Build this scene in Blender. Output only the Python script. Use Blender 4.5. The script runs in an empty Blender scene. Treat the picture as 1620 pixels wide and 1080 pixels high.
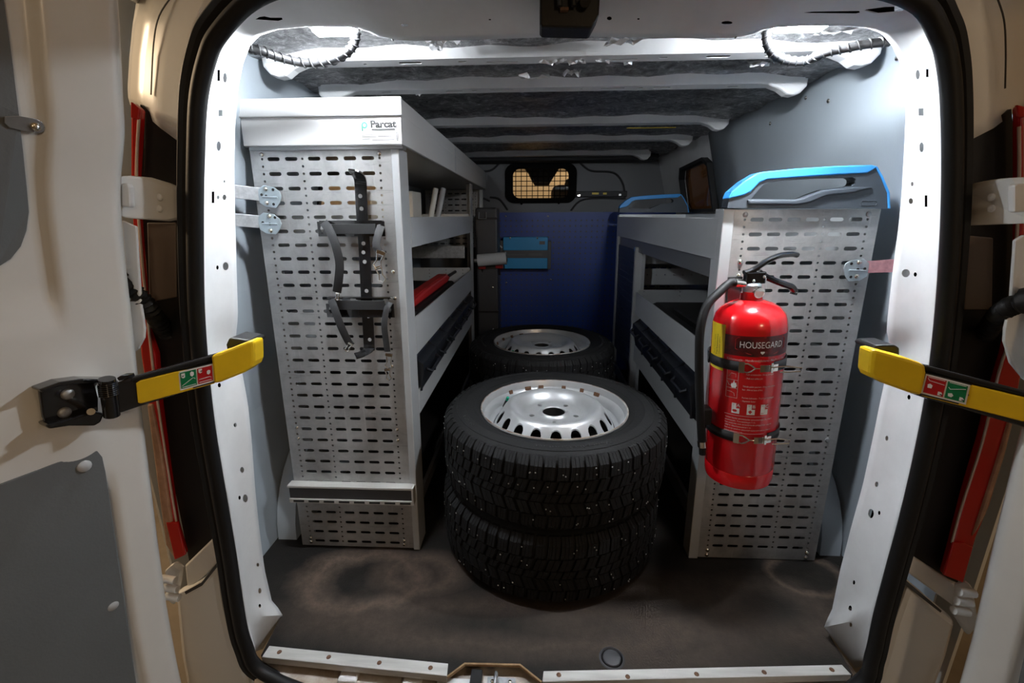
import bpy, bmesh, math, random
import numpy as np
from mathutils import Vector, Matrix
random.seed(7)
SC = bpy.context.scene
COL = SC.collection

# ------------------------------------------------------------------ camera
F = 720.0
CX, CY = 810.0, 540.0
VY, NAD = (846.0, 341.0), (822.0, 3130.0)
_d = np.array([VY[0]-CX, -(VY[1]-CY), -F]); _d /= np.linalg.norm(_d)
_n = np.array([NAD[0]-CX, -(NAD[1]-CY), -F]); _n /= np.linalg.norm(_n)
_z = -_n; _z -= _d*_z.dot(_d); _z /= np.linalg.norm(_z)
ROT = np.stack([np.cross(_d, _z), _d, _z])
CAM = np.array([-.06, 0, 1.0])
cam = bpy.data.cameras.new('camera'); cam.lens = 16.0; cam.sensor_width = 36.0; cam.clip_start = .02
cam_o = bpy.data.objects.new('camera', cam); COL.objects.link(cam_o)
M4 = Matrix.Identity(4)
for i in range(3):
    for j in range(3): M4[i][j] = ROT[i][j]
    M4[i][3] = CAM[i]
cam_o.matrix_world = M4
SC.camera = cam_o
# ------------------------------------------------------------------ world, lights, exposure
SC.view_settings.view_transform = 'Standard'; SC.view_settings.look = 'None'
SC.view_settings.exposure = 0.32; SC.view_settings.gamma = 1.0
SC.view_settings.use_curve_mapping = False
W = bpy.data.worlds.new('world'); SC.world = W; W.use_nodes = True
W.node_tree.nodes['Background'].inputs[0].default_value = (1, .82, .62, 1)
W.node_tree.nodes['Background'].inputs[1].default_value = .02
def area(name, loc, target, size, power, color, sy=None):
    l = bpy.data.lights.new(name, 'AREA'); l.energy = power; l.color = color; l.size = size
    if sy: l.shape = 'RECTANGLE'; l.size_y = sy
    o = bpy.data.objects.new(name, l); COL.objects.link(o); o.location = loc
    o.rotation_euler = (Vector(target)-Vector(loc)).to_track_quat('-Z', 'Y').to_euler()
    return o
WARM = (1.0, .74, .47)
area('garage_lamp_near', (1.2, -2.3, 1.7), (-.4, 1.4, .5), .35, 9, WARM)
area('garage_lamp_left', (-2.5, .95, 1.9), (-.8, 2.3, 1.0), .4, 28, WARM)
area('garage_lamp_front', (.4, 5.3, 2.75), (.2, 5.6, 0), .6, 30, WARM)
area('garage_lamp_right', (2.2, -.8, 2.75), (1.6, .8, 0), .5, 4, WARM)
LED_STRENGTH = 900.0

# ------------------------------------------------------------------ pixel measurements to metres
def ray(u, v): return ROT @ np.array([(u-CX)/F, -(v-CY)/F, -1.0])
def atY(u, v, y): r = ray(u, v); return Vector(CAM + r*(y-CAM[1])/r[1])
def atZ(u, v, z=0): r = ray(u, v); return Vector(CAM + r*(z-CAM[2])/r[2])
def atX(u, v, x): r = ray(u, v); return Vector(CAM + r*(x-CAM[0])/r[0])
def lerp(a, b, t): return a+(b-a)*t
def interp(x, xs, ys): return float(np.interp(x, xs, ys))

# ------------------------------------------------------------------ materials
MATS = {}
def srgb(h):
    c = [int(h[i:i+2], 16)/255 for i in (0, 2, 4)]
    return tuple(x/12.92 if x <= .04045 else ((x+.055)/1.055)**2.4 for x in c)
def mat(name, col, rough=.5, metal=0., bump=0., bscale=60., var=0., vscale=8., col2=None, emit=None, trans=0., spec=.5, stretch=None, alpha=None, coat=0.):
    m = bpy.data.materials.new(name); m.use_nodes = True; MATS[name] = m
    nt = m.node_tree; b = nt.nodes['Principled BSDF']
    if isinstance(col, str): col = srgb(col)
    if isinstance(col2, str): col2 = srgb(col2)
    b.inputs['Base Color'].default_value = (*col, 1)
    b.inputs['Roughness'].default_value = rough; b.inputs['Metallic'].default_value = metal
    b.inputs['Specular IOR Level'].default_value = spec
    b.inputs['Coat Weight'].default_value = coat
    if trans: b.inputs['Transmission Weight'].default_value = trans
    if emit:
        b.inputs['Emission Color'].default_value = (*emit[0], 1); b.inputs['Emission Strength'].default_value = emit[1]
    tc = nt.nodes.new('ShaderNodeTexCoord'); mp = nt.nodes.new('ShaderNodeMapping')
    nt.links.new(tc.outputs['Object'], mp.inputs['Vector'])
    if stretch: mp.inputs['Scale'].default_value = stretch
    if var or col2:
        n = nt.nodes.new('ShaderNodeTexNoise'); n.inputs['Scale'].default_value = vscale; n.inputs['Detail'].default_value = 6; n.inputs['Roughness'].default_value = .65
        nt.links.new(mp.outputs[0], n.inputs['Vector'])
        r = nt.nodes.new('ShaderNodeValToRGB'); r.color_ramp.elements[0].position = .35; r.color_ramp.elements[1].position = .68
        c2 = col2 or tuple(x*(1-var) for x in col)
        r.color_ramp.elements[0].color = (*c2, 1); r.color_ramp.elements[1].color = (*col, 1)
        nt.links.new(n.outputs['Fac'], r.inputs[0]); nt.links.new(r.outputs[0], b.inputs['Base Color'])
    if bump:
        n2 = nt.nodes.new('ShaderNodeTexNoise'); n2.inputs['Scale'].default_value = bscale; n2.inputs['Detail'].default_value = 4
        nt.links.new(mp.outputs[0], n2.inputs['Vector'])
        bp = nt.nodes.new('ShaderNodeBump'); bp.inputs['Strength'].default_value = bump; bp.inputs['Distance'].default_value = .004
        nt.links.new(n2.outputs['Fac'], bp.inputs['Height']); nt.links.new(bp.outputs[0], b.inputs['Normal'])
    return m
mat('white_paint', (.80, .80, .78), .28, var=.06, vscale=5, coat=.3)
mat('white_inner', (.78, .79, .80), .38, var=.10, vscale=9)
mat('seam_line', (.05, .05, .05), .6)
mat('liner_grey', (.38, .43, .475), .42, bump=.05, bscale=220, var=.08, vscale=3)
mat('panel_grey', (.15, .165, .175), .55, bump=.08, bscale=260, var=.12, vscale=4)
mat('bulkhead_grey', (.13, .132, .138), .5, bump=.12, bscale=300)
mat('headliner_dark', (.03, .03, .032), .7)
mat('rubber', (.008, .008, .0085), .55, bump=.06, bscale=150, spec=.3)
mat('tyre_rubber', (.0075, .0075, .008), .75, bump=.25, bscale=240, var=.35, vscale=14, spec=.3)
mat('tyre_letter', (.022, .022, .023), .55)
mat('black_plastic', (.009, .009, .010), .45, bump=.05, bscale=300, spec=.35)
mat('black_gloss', (.008, .008, .009), .18, coat=.4)
mat('webbing', (.02, .02, .021), .5, bump=.3, bscale=700)
mat('handle_plastic', (.045, .055, .068), .5, bump=.08, bscale=400)
mat('handle_blue', (.045, .30, .72), .35, bump=.04, bscale=300)
mat('board_blue', (.012, .042, .22), .45, var=.15, vscale=5)
mat('device_blue', (.015, .22, .46), .4)
mat('device_dark', (.05, .05, .055), .5)
mat('dark_perforated', (.035, .042, .065), .35, metal=.3)
mat('alu_lip', (.55, .57, .585), .42, metal=.35, var=.12, vscale=6, stretch=(1, .25, 1))
mat('alu_tray', (.60, .60, .60), .4, metal=.0, var=.04, vscale=5)
mat('alu_dark', (.30, .30, .30), .38, metal=.7)
mat('zinc', (.58, .66, .70), .35, metal=.75, var=.18, vscale=40)
mat('zinc_strap', (.50, .52, .54), .48, metal=.7, var=.3, vscale=60)
mat('strap_red', (.34, .17, .19), .5, metal=.3, var=.4, vscale=80)
mat('chrome', (.75, .73, .68), .18, metal=1.)
mat('screw_rust', (.16, .075, .035), .7, var=.5, vscale=300)
mat('wheel_silver', (.60, .61, .62), .34, metal=.55, var=.10, vscale=12)
mat('wheel_lip', (.62, .61, .59), .4, metal=.4, var=.4, vscale=30, col2=(.20, .10, .045))
mat('wheel_back', (.035, .033, .030), .6, var=.4, vscale=20)  # near-black: shade inside the wheel painted into the colour
mat('green_cap', (.0, .30, .16), .4)
mat('stud_metal', (.60, .60, .58), .3, metal=.8)
mat('sill_alu', (.66, .65, .62), .5, metal=.35, var=.3, vscale=14, stretch=(.25, 3, 1))
mat('sill_white', (.72, .69, .64), .45, var=.35, vscale=10, col2=(.36, .28, .21))
mat('plywood_edge', (.34, .22, .11), .8, var=.3, vscale=80)
mat('red_paint', (.62, .006, .010), .22, coat=.5)
mat('label_black', (.016, .010, .010), .35, var=.5, vscale=35, col2=(.16, .006, .008))
mat('ink_white', (.82, .82, .82), .5)
mat('ink_pink', (.78, .58, .58), .5)
mat('ink_red', (.50, .010, .014), .4)
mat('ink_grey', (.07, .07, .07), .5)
mat('cavity', (.002, .002, .002), .9, spec=.0)  # pure black, painted shade behind the punched holes
mat('inner_body', (.16, .125, .10), .6)  # body paint darkened, recess shade put into the colour
mat('case_dark', (.035, .036, .040), .45)
mat('ink_teal', (.05, .22, .17), .5)
mat('ink_black', (.012, .012, .012), .5)
mat('ink_green', (.0, .20, .07), .45)
mat('yellow_plastic', (.86, .55, .012), .38, bump=.04, bscale=120, var=.08, vscale=20)
mat('yellow_sticker', (.80, .58, .02), .4)
mat('tail_red', (.55, .012, .012), .12, coat=.6)
mat('tail_amber', (.66, .40, .28), .15, coat=.6, var=.35, vscale=25)
mat('tail_clear', (.70, .55, .48), .15, coat=.6)
mat('bin_dark', (.013, .015, .020), .3, bump=.15, bscale=30)
mat('red_plastic', (.50, .02, .02), .4)
mat('tube_grey', (.42, .43, .44), .35)
mat('garage_wall', (.62, .52, .38), .85, var=.08, vscale=2)
mat('garage_floor', (.30, .26, .21), .7, var=.3, vscale=3)
mat('window_frame', (.004, .004, .004), .8, spec=.08)
mat('carton_white', (.75, .73, .68), .6)
mat('led', (1, 1, 1), .5, emit=((.90, .95, 1.0), LED_STRENGTH))
mat('glass_dark', (.10, .07, .045), .05, trans=.9)
mat('glass_clear', (.95, .97, .95), .02, trans=1.0)
mat('spiral_wrap', (.018, .018, .019), .4)

def nodes_of(m): nt = m.node_tree; return nt, nt.nodes['Principled BSDF']
def math_node(nt, op, a, b=None, c=None, clamp=False):
    n = nt.nodes.new('ShaderNodeMath'); n.operation = op; n.use_clamp = clamp
    for i, x in enumerate((a, b, c)):
        if x is None: continue
        if isinstance(x, (int, float)): n.inputs[i].default_value = x
        else: nt.links.new(x, n.inputs[i])
    return n.outputs[0]
def noise(nt, vec, scale, detail=6, rough=.6, dist=0.):
    n = nt.nodes.new('ShaderNodeTexNoise'); n.inputs['Scale'].default_value = scale; n.inputs['Detail'].default_value = detail
    n.inputs['Roughness'].default_value = rough; n.inputs['Distortion'].default_value = dist
    nt.links.new(vec, n.inputs['Vector']); return n.outputs['Fac']
def ramp(nt, fac, stops):
    r = nt.nodes.new('ShaderNodeValToRGB'); e = r.color_ramp.elements
    while len(e) < len(stops): e.new(.5)
    for k, (p, c) in enumerate(stops): e[k].position = p; e[k].color = (*c, 1) if len(c) == 3 else c
    nt.links.new(fac, r.inputs[0]); return r.outputs[0]
def mix(nt, fac, a, b):
    n = nt.nodes.new('ShaderNodeMix'); n.data_type = 'RGBA'
    for s, x in ((0, fac), (6, a), (7, b)):
        if isinstance(x, tuple): n.inputs[s].default_value = (*x, 1)
        elif isinstance(x, (int, float)): n.inputs[s].default_value = x
        else: nt.links.new(x, n.inputs[s])
    return n.outputs[2]

def floor_material():
    m = mat('load_floor', (.03, .028, .026), .6, spec=.2); nt, b = nodes_of(m)
    tc = nt.nodes.new('ShaderNodeTexCoord').outputs['Object']
    base = ramp(nt, noise(nt, tc, 5, 8, .7), [(.3, (.0065, .0060, .0058)), (.55, (.0165, .0135, .0112)), (.75, (.038, .030, .024))])
    fine = noise(nt, tc, 160, 3, .7)
    base = mix(nt, math_node(nt, 'MULTIPLY', fine, .35), base, (.008, .008, .009))
    # dusty smear rings left by boxes and tyres
    sep = nt.nodes.new('ShaderNodeSeparateXYZ'); nt.links.new(tc, sep.inputs[0])
    wob = noise(nt, tc, 9, 5, .65)
    total = None
    for (x, y, rx, ry, w, k) in ((-.54, 1.05, .15, .10, .07, .55), (-.38, 1.08, .09, .06, .12, .45), (.73, 1.12, .10, .075, .035, .45), (.58, 1.00, .12, .08, .12, .22), (-.1, .92, .40, .06, .13, .30), (.25, .95, .2, .1, .14, .22)):
        dx = math_node(nt, 'DIVIDE', math_node(nt, 'SUBTRACT', sep.outputs[0], x), rx)
        dy = math_node(nt, 'DIVIDE', math_node(nt, 'SUBTRACT', sep.outputs[1], y), ry)
        dd = math_node(nt, 'SQRT', math_node(nt, 'ADD', math_node(nt, 'MULTIPLY', dx, dx), math_node(nt, 'MULTIPLY', dy, dy)))
        dd = math_node(nt, 'ADD', dd, math_node(nt, 'MULTIPLY', math_node(nt, 'SUBTRACT', wob, .5), .7))
        ring = math_node(nt, 'SUBTRACT', 1.0, math_node(nt, 'DIVIDE', math_node(nt, 'ABSOLUTE', math_node(nt, 'SUBTRACT', dd, 1.0)), w*7), clamp=True)
        ring = math_node(nt, 'MULTIPLY', math_node(nt, 'MULTIPLY', ring, math_node(nt, 'MULTIPLY', noise(nt, tc, 30, 6, .8), 1.6)), k)
        total = ring if total is None else math_node(nt, 'MAXIMUM', total, ring)
    base = mix(nt, math_node(nt, 'MULTIPLY', total, 1.35, clamp=True), base, (.150, .108, .082))
    # scratches
    mp = nt.nodes.new('ShaderNodeMapping'); nt.links.new(tc, mp.inputs[0]); mp.inputs['Rotation'].default_value = (0, 0, .7); mp.inputs['Scale'].default_value = (6, 120, 1)
    scr = ramp(nt, noise(nt, mp.outputs[0], 1.0, 3, .6), [(.72, (0, 0, 0)), (.78, (.5, .5, .5))])
    base = mix(nt, math_node(nt, 'MULTIPLY', scr, .35), base, (.16, .14, .12))
    nt.links.new(base, b.inputs['Base Color'])
    bp = nt.nodes.new('ShaderNodeBump'); bp.inputs['Strength'].default_value = .35; bp.inputs['Distance'].default_value = .002
    nt.links.new(noise(nt, tc, 260, 2, .5), bp.inputs['Height']); nt.links.new(bp.outputs[0], b.inputs['Normal'])
floor_material()
def plate_material():
    m = mat('alu_plate', (.6, .6, .6), .4, metal=.65); nt, b = nodes_of(m)
    tc = nt.nodes.new('ShaderNodeTexCoord').outputs['Object']
    c = ramp(nt, noise(nt, tc, 7, 7, .7, .4), [(.3, (.30, .30, .298)), (.6, (.50, .50, .495))])
    mp = nt.nodes.new('ShaderNodeMapping'); nt.links.new(tc, mp.inputs[0]); mp.inputs['Scale'].default_value = (3, 1, 40)
    c = mix(nt, ramp(nt, noise(nt, mp.outputs[0], 3, 5, .7, 1.0), [(.60, (0, 0, 0)), (.72, (.7, .7, .7))]), c, (.20, .195, .19))
    mp2 = nt.nodes.new('ShaderNodeMapping'); nt.links.new(tc, mp2.inputs[0]); mp2.inputs['Scale'].default_value = (60, 1, 2); mp2.inputs['Rotation'].default_value = (0, .25, 0)
    c = mix(nt, math_node(nt, 'MULTIPLY', ramp(nt, noise(nt, mp2.outputs[0], 2, 4, .7), [(.62, (0, 0, 0)), (.7, (1, 1, 1))]), .3), c, (.75, .75, .75))
    nt.links.new(c, b.inputs['Base Color'])
    r = math_node(nt, 'MULTIPLY_ADD', noise(nt, tc, 12, 5, .7), .35, .24); nt.links.new(r, b.inputs['Roughness'])
plate_material()
def foil_material():
    m = mat('foil', (.55, .55, .55), .3, metal=.8); nt, b = nodes_of(m)
    tc = nt.nodes.new('ShaderNodeTexCoord').outputs['Object']
    c = ramp(nt, noise(nt, tc, 34, 8, .78, .6), [(.36, (.10, .10, .103)), (.52, (.30, .30, .305)), (.60, (.55, .55, .56)), (.68, (.95, .95, .96))])
    nt.links.new(c, b.inputs['Base Color'])
    nt.links.new(math_node(nt, 'MULTIPLY_ADD', noise(nt, tc, 25, 5, .7), .4, .14), b.inputs['Roughness'])
    bp = nt.nodes.new('ShaderNodeBump'); bp.inputs['Strength'].default_value = .8; bp.inputs['Distance'].default_value = .006
    h = math_node(nt, 'ADD', noise(nt, tc, 45, 6, .7), math_node(nt, 'MULTIPLY', noise(nt, tc, 160, 3, .6), .5))
    nt.links.new(h, bp.inputs['Height']); nt.links.new(bp.outputs[0], b.inputs['Normal'])
foil_material()
mat('foil_bright', (.88, .88, .89), .28, metal=.55, bump=.5, bscale=90)

# ------------------------------------------------------------------ mesh helpers
class MB:
    def __init__(s): s.v = []; s.f = []
    def add(s, vs, fs):
        o = len(s.v); s.v += [tuple(p) for p in vs]; s.f += [tuple(i+o for i in f) for f in fs]; return s
    def box(s, x0, x1, y0, y1, z0, z1):
        return s.add([(x0,y0,z0),(x1,y0,z0),(x1,y1,z0),(x0,y1,z0),(x0,y0,z1),(x1,y0,z1),(x1,y1,z1),(x0,y1,z1)],
                     [(3,2,1,0),(4,5,6,7),(0,1,5,4),(1,2,6,5),(2,3,7,6),(3,0,4,7)])
    def prism(s, poly, off):
        n = len(poly); off = Vector(off)
        return s.add([Vector(p) for p in poly]+[Vector(p)+off for p in poly],
                     [tuple(range(n))[::-1], tuple(range(n, 2*n))]+[(i, (i+1) % n, (i+1) % n+n, i+n) for i in range(n)])
    def tube(s, pts, r, n=8, closed=False, rb=None, up=None, cap=True):
        pts = [Vector(p) for p in pts]; m = len(pts)
        rs = r if isinstance(r, (list, tuple)) else [r]*m
        ring = []; prev = None; vs = []
        for i, p in enumerate(pts):
            a = pts[i-1] if (i > 0 or closed) else p
            b = pts[(i+1) % m] if (i < m-1 or closed) else p
            t = (b-a).normalized()
            if up is not None: u = Vector(up)
            elif prev is None: u = Vector((0, 0, 1)) if abs(t.z) < .9 else Vector((1, 0, 0))
            else: u = prev
            u = (u-t*u.dot(t)).normalized(); w = t.cross(u); prev = u
            k = (rb if rb else rs[i])
            for j in range(n):
                a_ = 2*math.pi*(j+.5)/n
                vs.append(p+u*math.cos(a_)*rs[i]+w*math.sin(a_)*k)
        fs = []
        for i in range(m if closed else m-1):
            for j in range(n):
                i2 = (i+1) % m
                fs.append((i*n+j, i*n+(j+1) % n, i2*n+(j+1) % n, i2*n+j))
        if cap and not closed: fs += [tuple(range(n))[::-1], tuple(range((m-1)*n, m*n))]
        return s.add(vs, fs)
    def cyl(s, a, b, r, n=16, r2=None): return s.tube([a, b], [r, r if r2 is None else r2], n)
    def lathe(s, prof, n=48, c=(0, 0, 0), closed_prof=False, a0=0., a1=2*math.pi):
        full = abs(a1-a0-2*math.pi) < 1e-6; c = Vector(c); m = len(prof); k = n if full else n+1; vs = []
        for i in range(k):
            a = a0+(a1-a0)*i/n
            for r, z in prof: vs.append(c+Vector((r*math.sin(a), -r*math.cos(a), z)))
        fs = []
        for i in range(n):
            i2 = (i+1) % k
            for j in range(m if closed_prof else m-1):
                j2 = (j+1) % m
                fs.append((i*m+j, i2*m+j, i2*m+j2, i*m+j2))
        return s.add(vs, fs)
    def dome(s, c, nrm, r, h=None, n=10):
        c = Vector(c); nrm = Vector(nrm).normalized(); h = h or r*.55
        u = nrm.orthogonal().normalized(); w = nrm.cross(u); vs = []
        for fr, fh in ((1, 0), (.92, .45), (.6, .85)):
            for j in range(n):
                a = 2*math.pi*j/n; vs.append(c+(u*math.cos(a)+w*math.sin(a))*r*fr+nrm*h*fh)
        vs.append(c+nrm*h); fs = []
        for k in range(2):
            for j in range(n): fs.append((k*n+j, k*n+(j+1) % n, (k+1)*n+(j+1) % n, (k+1)*n+j))
        for j in range(n): fs.append((2*n+j, 2*n+(j+1) % n, 3*n))
        return s.add(vs, fs)
    def grid(s, rows):
        m = len(rows[0]); vs = [p for r in rows for p in r]
        return s.add(vs, [(i*m+j, i*m+j+1, (i+1)*m+j+1, (i+1)*m+j) for i in range(len(rows)-1) for j in range(m-1)])
    def lean(s, k): s.v = [(x+k*z, y, z) for x, y, z in s.v]; return s
    def map(s, fn): s.v = [tuple(fn(*p)) for p in s.v]; return s
    def build(s, name, m, parent=None, smooth=False, bevel=0., solid=0., weld=0.):
        me = bpy.data.meshes.new(name); me.from_pydata([tuple(p) for p in s.v], [], s.f)
        bm = bmesh.new(); bm.from_mesh(me)
        if weld: bmesh.ops.remove_doubles(bm, verts=bm.verts, dist=weld)
        bmesh.ops.recalc_face_normals(bm, faces=bm.faces); bm.to_mesh(me); bm.free()
        me.materials.append(MATS[m])
        if smooth: me.shade_smooth(); me.set_sharp_from_angle(angle=math.radians(38))
        return link(name, me, parent, bevel, solid)
def link(name, me, parent=None, bevel=0., solid=0.):
    o = bpy.data.objects.new(name, me); COL.objects.link(o)
    if parent is not None:
        o.parent = parent
        if parent.type == 'EMPTY' and 'at_origin' not in parent: o.matrix_parent_inverse = Matrix.Translation(-Vector(parent.location))
    if solid:
        md = o.modifiers.new('thickness', 'SOLIDIFY'); md.thickness = solid; md.offset = 0
    if bevel:
        md = o.modifiers.new('bevel', 'BEVEL'); md.width = bevel; md.segments = 2; md.limit_method = 'ANGLE'; md.angle_limit = math.radians(40); md.harden_normals = False
    return o
def tag(o, label, cat=None, group=None, kind=None):
    if label: o['label'] = label
    if cat: o['category'] = cat
    if group: o['group'] = group
    if kind: o['kind'] = kind
    return o
def thing(name, loc, label, cat, group=None, kind=None, local=False):
    o = bpy.data.objects.new(name, None); COL.objects.link(o); o.location = loc; o.empty_display_size = .05
    if local: o['at_origin'] = 1
    return tag(o, label, cat, group, kind)
def struct(o, label=None): o['kind'] = 'structure'; return tag(o, label)
def curve_fill(splines, thick):
    """filled flat sheet with holes (first spline the outline), thickness thick in local z"""
    cu = bpy.data.curves.new('tmp', 'CURVE'); cu.dimensions = '2D'; cu.fill_mode = 'BOTH' if thick else 'FRONT'; cu.extrude = thick/2
    for pts in splines:
        sp = cu.splines.new('POLY'); sp.points.add(len(pts)-1); sp.use_cyclic_u = True
        for k, p in enumerate(pts): sp.points[k].co = (p[0], p[1], 0, 1)
    return curve_mesh(cu)
def curve_mesh(cu):
    o = bpy.data.objects.new('tmp', cu)
    me = o.to_mesh()
    mb = MB().add([v.co[:] for v in me.vertices], [tuple(p.vertices) for p in me.polygons])
    o.to_mesh_clear(); bpy.data.objects.remove(o); bpy.data.curves.remove(cu)
    return mb
def text_mb(txt, size, width=None, extrude=0., align='CENTER', bold=0.):
    cu = bpy.data.curves.new('txt', 'FONT'); cu.body = txt; cu.size = size; cu.align_x = align; cu.align_y = 'CENTER'
    cu.offset = bold; cu.resolution_u = 3; cu.extrude = extrude; cu.fill_mode = 'BOTH' if extrude else 'FRONT'
    mb = curve_mesh(cu)
    if width and mb.v:
        xs = [p[0] for p in mb.v]; w = max(xs)-min(xs); mb.v = [(x*width/w, y, z) for x, y, z in mb.v]
    return mb
def slot(cx, cy, w, h, n=3):
    r = h/2*.9; pts = []
    for sx, sy, a0 in ((1, 1, 0), (-1, 1, 90), (-1, -1, 180), (1, -1, 270)):
        for k in range(n):
            a = math.radians(a0+90*k/(n-1)); pts.append((cx+sx*(w/2-r)+r*math.cos(a), cy+sy*(h/2-r)+r*math.sin(a)))
    return pts
def circ(cx, cy, r, n=8, ry=None): return [(cx+r*math.cos(2*math.pi*k/n), cy+(ry or r)*math.sin(2*math.pi*k/n)) for k in range(n)]
def rect(x0, x1, y0, y1): return [(x0, y0), (x1, y0), (x1, y1), (x0, y1)]
def smooth_path(pts, n=8, closed=False):
    pts = [Vector(p) for p in pts]; out = []; m = len(pts)
    for i in range(m if closed else m-1):
        p0 = pts[i-1] if (i > 0 or closed) else pts[i]; p1 = pts[i]; p2 = pts[(i+1) % m]
        p3 = pts[(i+2) % m] if (i+2 < m or closed) else p2
        for k in range(n):
            t = k/n
            out.append(.5*((2*p1)+(p2-p0)*t+(2*p0-5*p1+4*p2-p3)*t*t+(-p0+3*p1-3*p2+p3)*t**3))
    if not closed: out.append(pts[-1])
    return out

# ================================================================== THE GARAGE
GZ = -.58
struct(MB().box(-3, 3, -3.2, 6.4, GZ-.05, GZ).build('floor_garage', 'garage_floor'))
struct(MB().box(-3.1, -3, -3.2, 6.4, GZ, 2.9).build('wall_garage_left', 'garage_wall'))
struct(MB().box(3, 3.1, -3.2, 6.4, GZ, 2.9).build('wall_garage_right', 'garage_wall'))
struct(MB().box(-3.1, 3.1, 6.4, 6.5, GZ, 2.9).build('wall_garage_front', 'garage_wall'))
struct(MB().box(-3.1, 3.1, -3.3, -3.2, GZ, 2.9).build('wall_garage_rear', 'garage_wall'))
struct(MB().box(-3.1, 3.1, -3.3, 6.5, 2.9, 3.0).build('ceiling_garage', 'garage_wall'))

# ================================================================== VAN SHELL
YB = 3.22         # bulkhead
def wallx(z): return interp(z, [-.1, 0, .45, .8, 1.0, 1.2, 1.40], [.88, .885, .885, .855, .825, .775, .715])
# load floor board with the latch cut-out
fl = [atZ(413, 1036), atZ(707, 1068), atZ(735, 1047), atZ(823, 1049), atZ(857, 1076), atZ(1349, 1066)]
lc, rc = atZ(447, 970), atZ(1303, 988)
fpoly = [Vector((p.x, p.y, 0)) for p in fl] + [rc, Vector((.80, .99, 0)), Vector((.885, 1.05, 0)), Vector((.885, YB, 0)), Vector((-.885, YB, 0)), Vector((-.885, 1.02, 0)), Vector((-.78, .96, 0)), lc]
floor = struct(MB().prism(fpoly, (0, 0, -.012)).build('floor', 'load_floor'), 'worn black plywood load floor with brown dust rings')
e = MB()
for a, b in ((1, 2), (2, 3), (3, 4)):
    e.tube([fpoly[a]+Vector((0, -.001, -.004)), fpoly[b]+Vector((0, -.001, -.004))], .0045, 4)
e.build('board_edge', 'plywood_edge', floor)
pc = atZ(968, 1041)
e = MB().lathe([(.0, .004), (.017, .004), (.020, .003), (.0215, .0), (.024, .0), (.026, .003), (.029, .0015), (.030, 0)], 28, (pc.x, pc.y, 0)); e.build('anchor_plug', 'device_dark', floor, smooth=True)

def side_wall(sg, y0, y1):
    zs = [-.02, .0, .45, .8, 1.0, 1.2, 1.42]
    ys = np.linspace(y0, y1, 6)
    return MB().grid([[Vector((sg*wallx(z), y, z)) for y in ys] for z in zs])
def side_hole(sg, y0, y1, hole, dx):
    zs = [-.02, .45, .8, 1.0, 1.2, 1.42]
    return curve_fill([[(y0, z) for z in zs]+[(y1, z) for z in zs[::-1]], hole], .006).map(lambda x, y, z: (sg*(wallx(y)+dx)+z, x, y))
LWIN = rect(1.62, 2.36, .955, 1.135)  # opening added to let warm light onto the left shelves
wl = struct(side_hole(-1, .905, YB, LWIN, 0).build('wall_left', 'liner_grey'))
wn3 = thing('window_3', (-.82, 2.0, 1.04), None, None, kind='structure')
curve_fill([rect(1.60, 2.38, .935, 1.155), LWIN], .012).map(lambda x, y, z: (-(wallx(y)-.004)+z, x, y)).build('window_rubber', 'rubber', wn3)
MB().prism([(-(wallx(z)+.03), y, z) for y, z in LWIN], (-.004, 0, 0)).build('pane', 'glass_clear', wn3)
wr = struct(side_wall(1, .915, 2.30).build('wall_right', 'liner_grey', smooth=True, solid=.006))
for sg, w, ys in ((-1, wl, (1.12, 1.38, 1.62)), (1, wr, (1.17, 1.42, 1.52, 1.74))):
    for k, y in enumerate(ys):
        z = 1.33-.03*(k % 2)
        MB().dome((sg*(wallx(z)-.003), y, z), (-sg, 0, -.2), .006).build('screw', 'chrome', w, smooth=True)
# outer skin of the van body, keeps garage light out of the bay
for sg, nm in ((-1, 'left'), (1, 'right')):
    y1 = 2.30 if sg > 0 else YB
    struct(side_hole(-1, .93, YB, rect(1.55, 2.45, .90, 1.20), .10).build('wall_outer_left', 'white_paint') if sg < 0 else MB().grid([[Vector((sg*(wallx(z)+.10), y, z)) for y in (.93, y1)] for z in (-.5, 0, .45, .8, 1.0, 1.2, 1.47)]).build('wall_outer_'+nm, 'white_paint', solid=.008))
# wheel arch boxes behind the racks
for sg, nm in ((-1, 'left'), (1, 'right')):
    pr = [(sg*.875, 1.52+.30*math.cos(a)*1.05, max(0, .30*math.sin(a)*1.0)) for a in np.linspace(0, math.pi, 18)]
    struct(MB().prism([Vector(p) for p in pr], (-sg*.06, 0, 0)).build('trim_arch_'+nm, 'liner_grey', smooth=True))
# roof skin and foil insulation
rows = []
for y in np.linspace(.86, YB, 60):
    rows.append([Vector((x, y, 1.378-.012*(x/.7)**4+.004*math.sin(y*37+x*9)+.003*math.sin(x*31+y*11))) for x in np.linspace(-.76, .76, 40)])
ceil = struct(MB().grid(rows).build('ceiling', 'foil', smooth=True), 'crinkled silver foil insulation under the van roof')
struct(MB().box(-.95, .95, .82, 5.0, 1.43, 1.47).build('roof', 'white_paint'))
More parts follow.
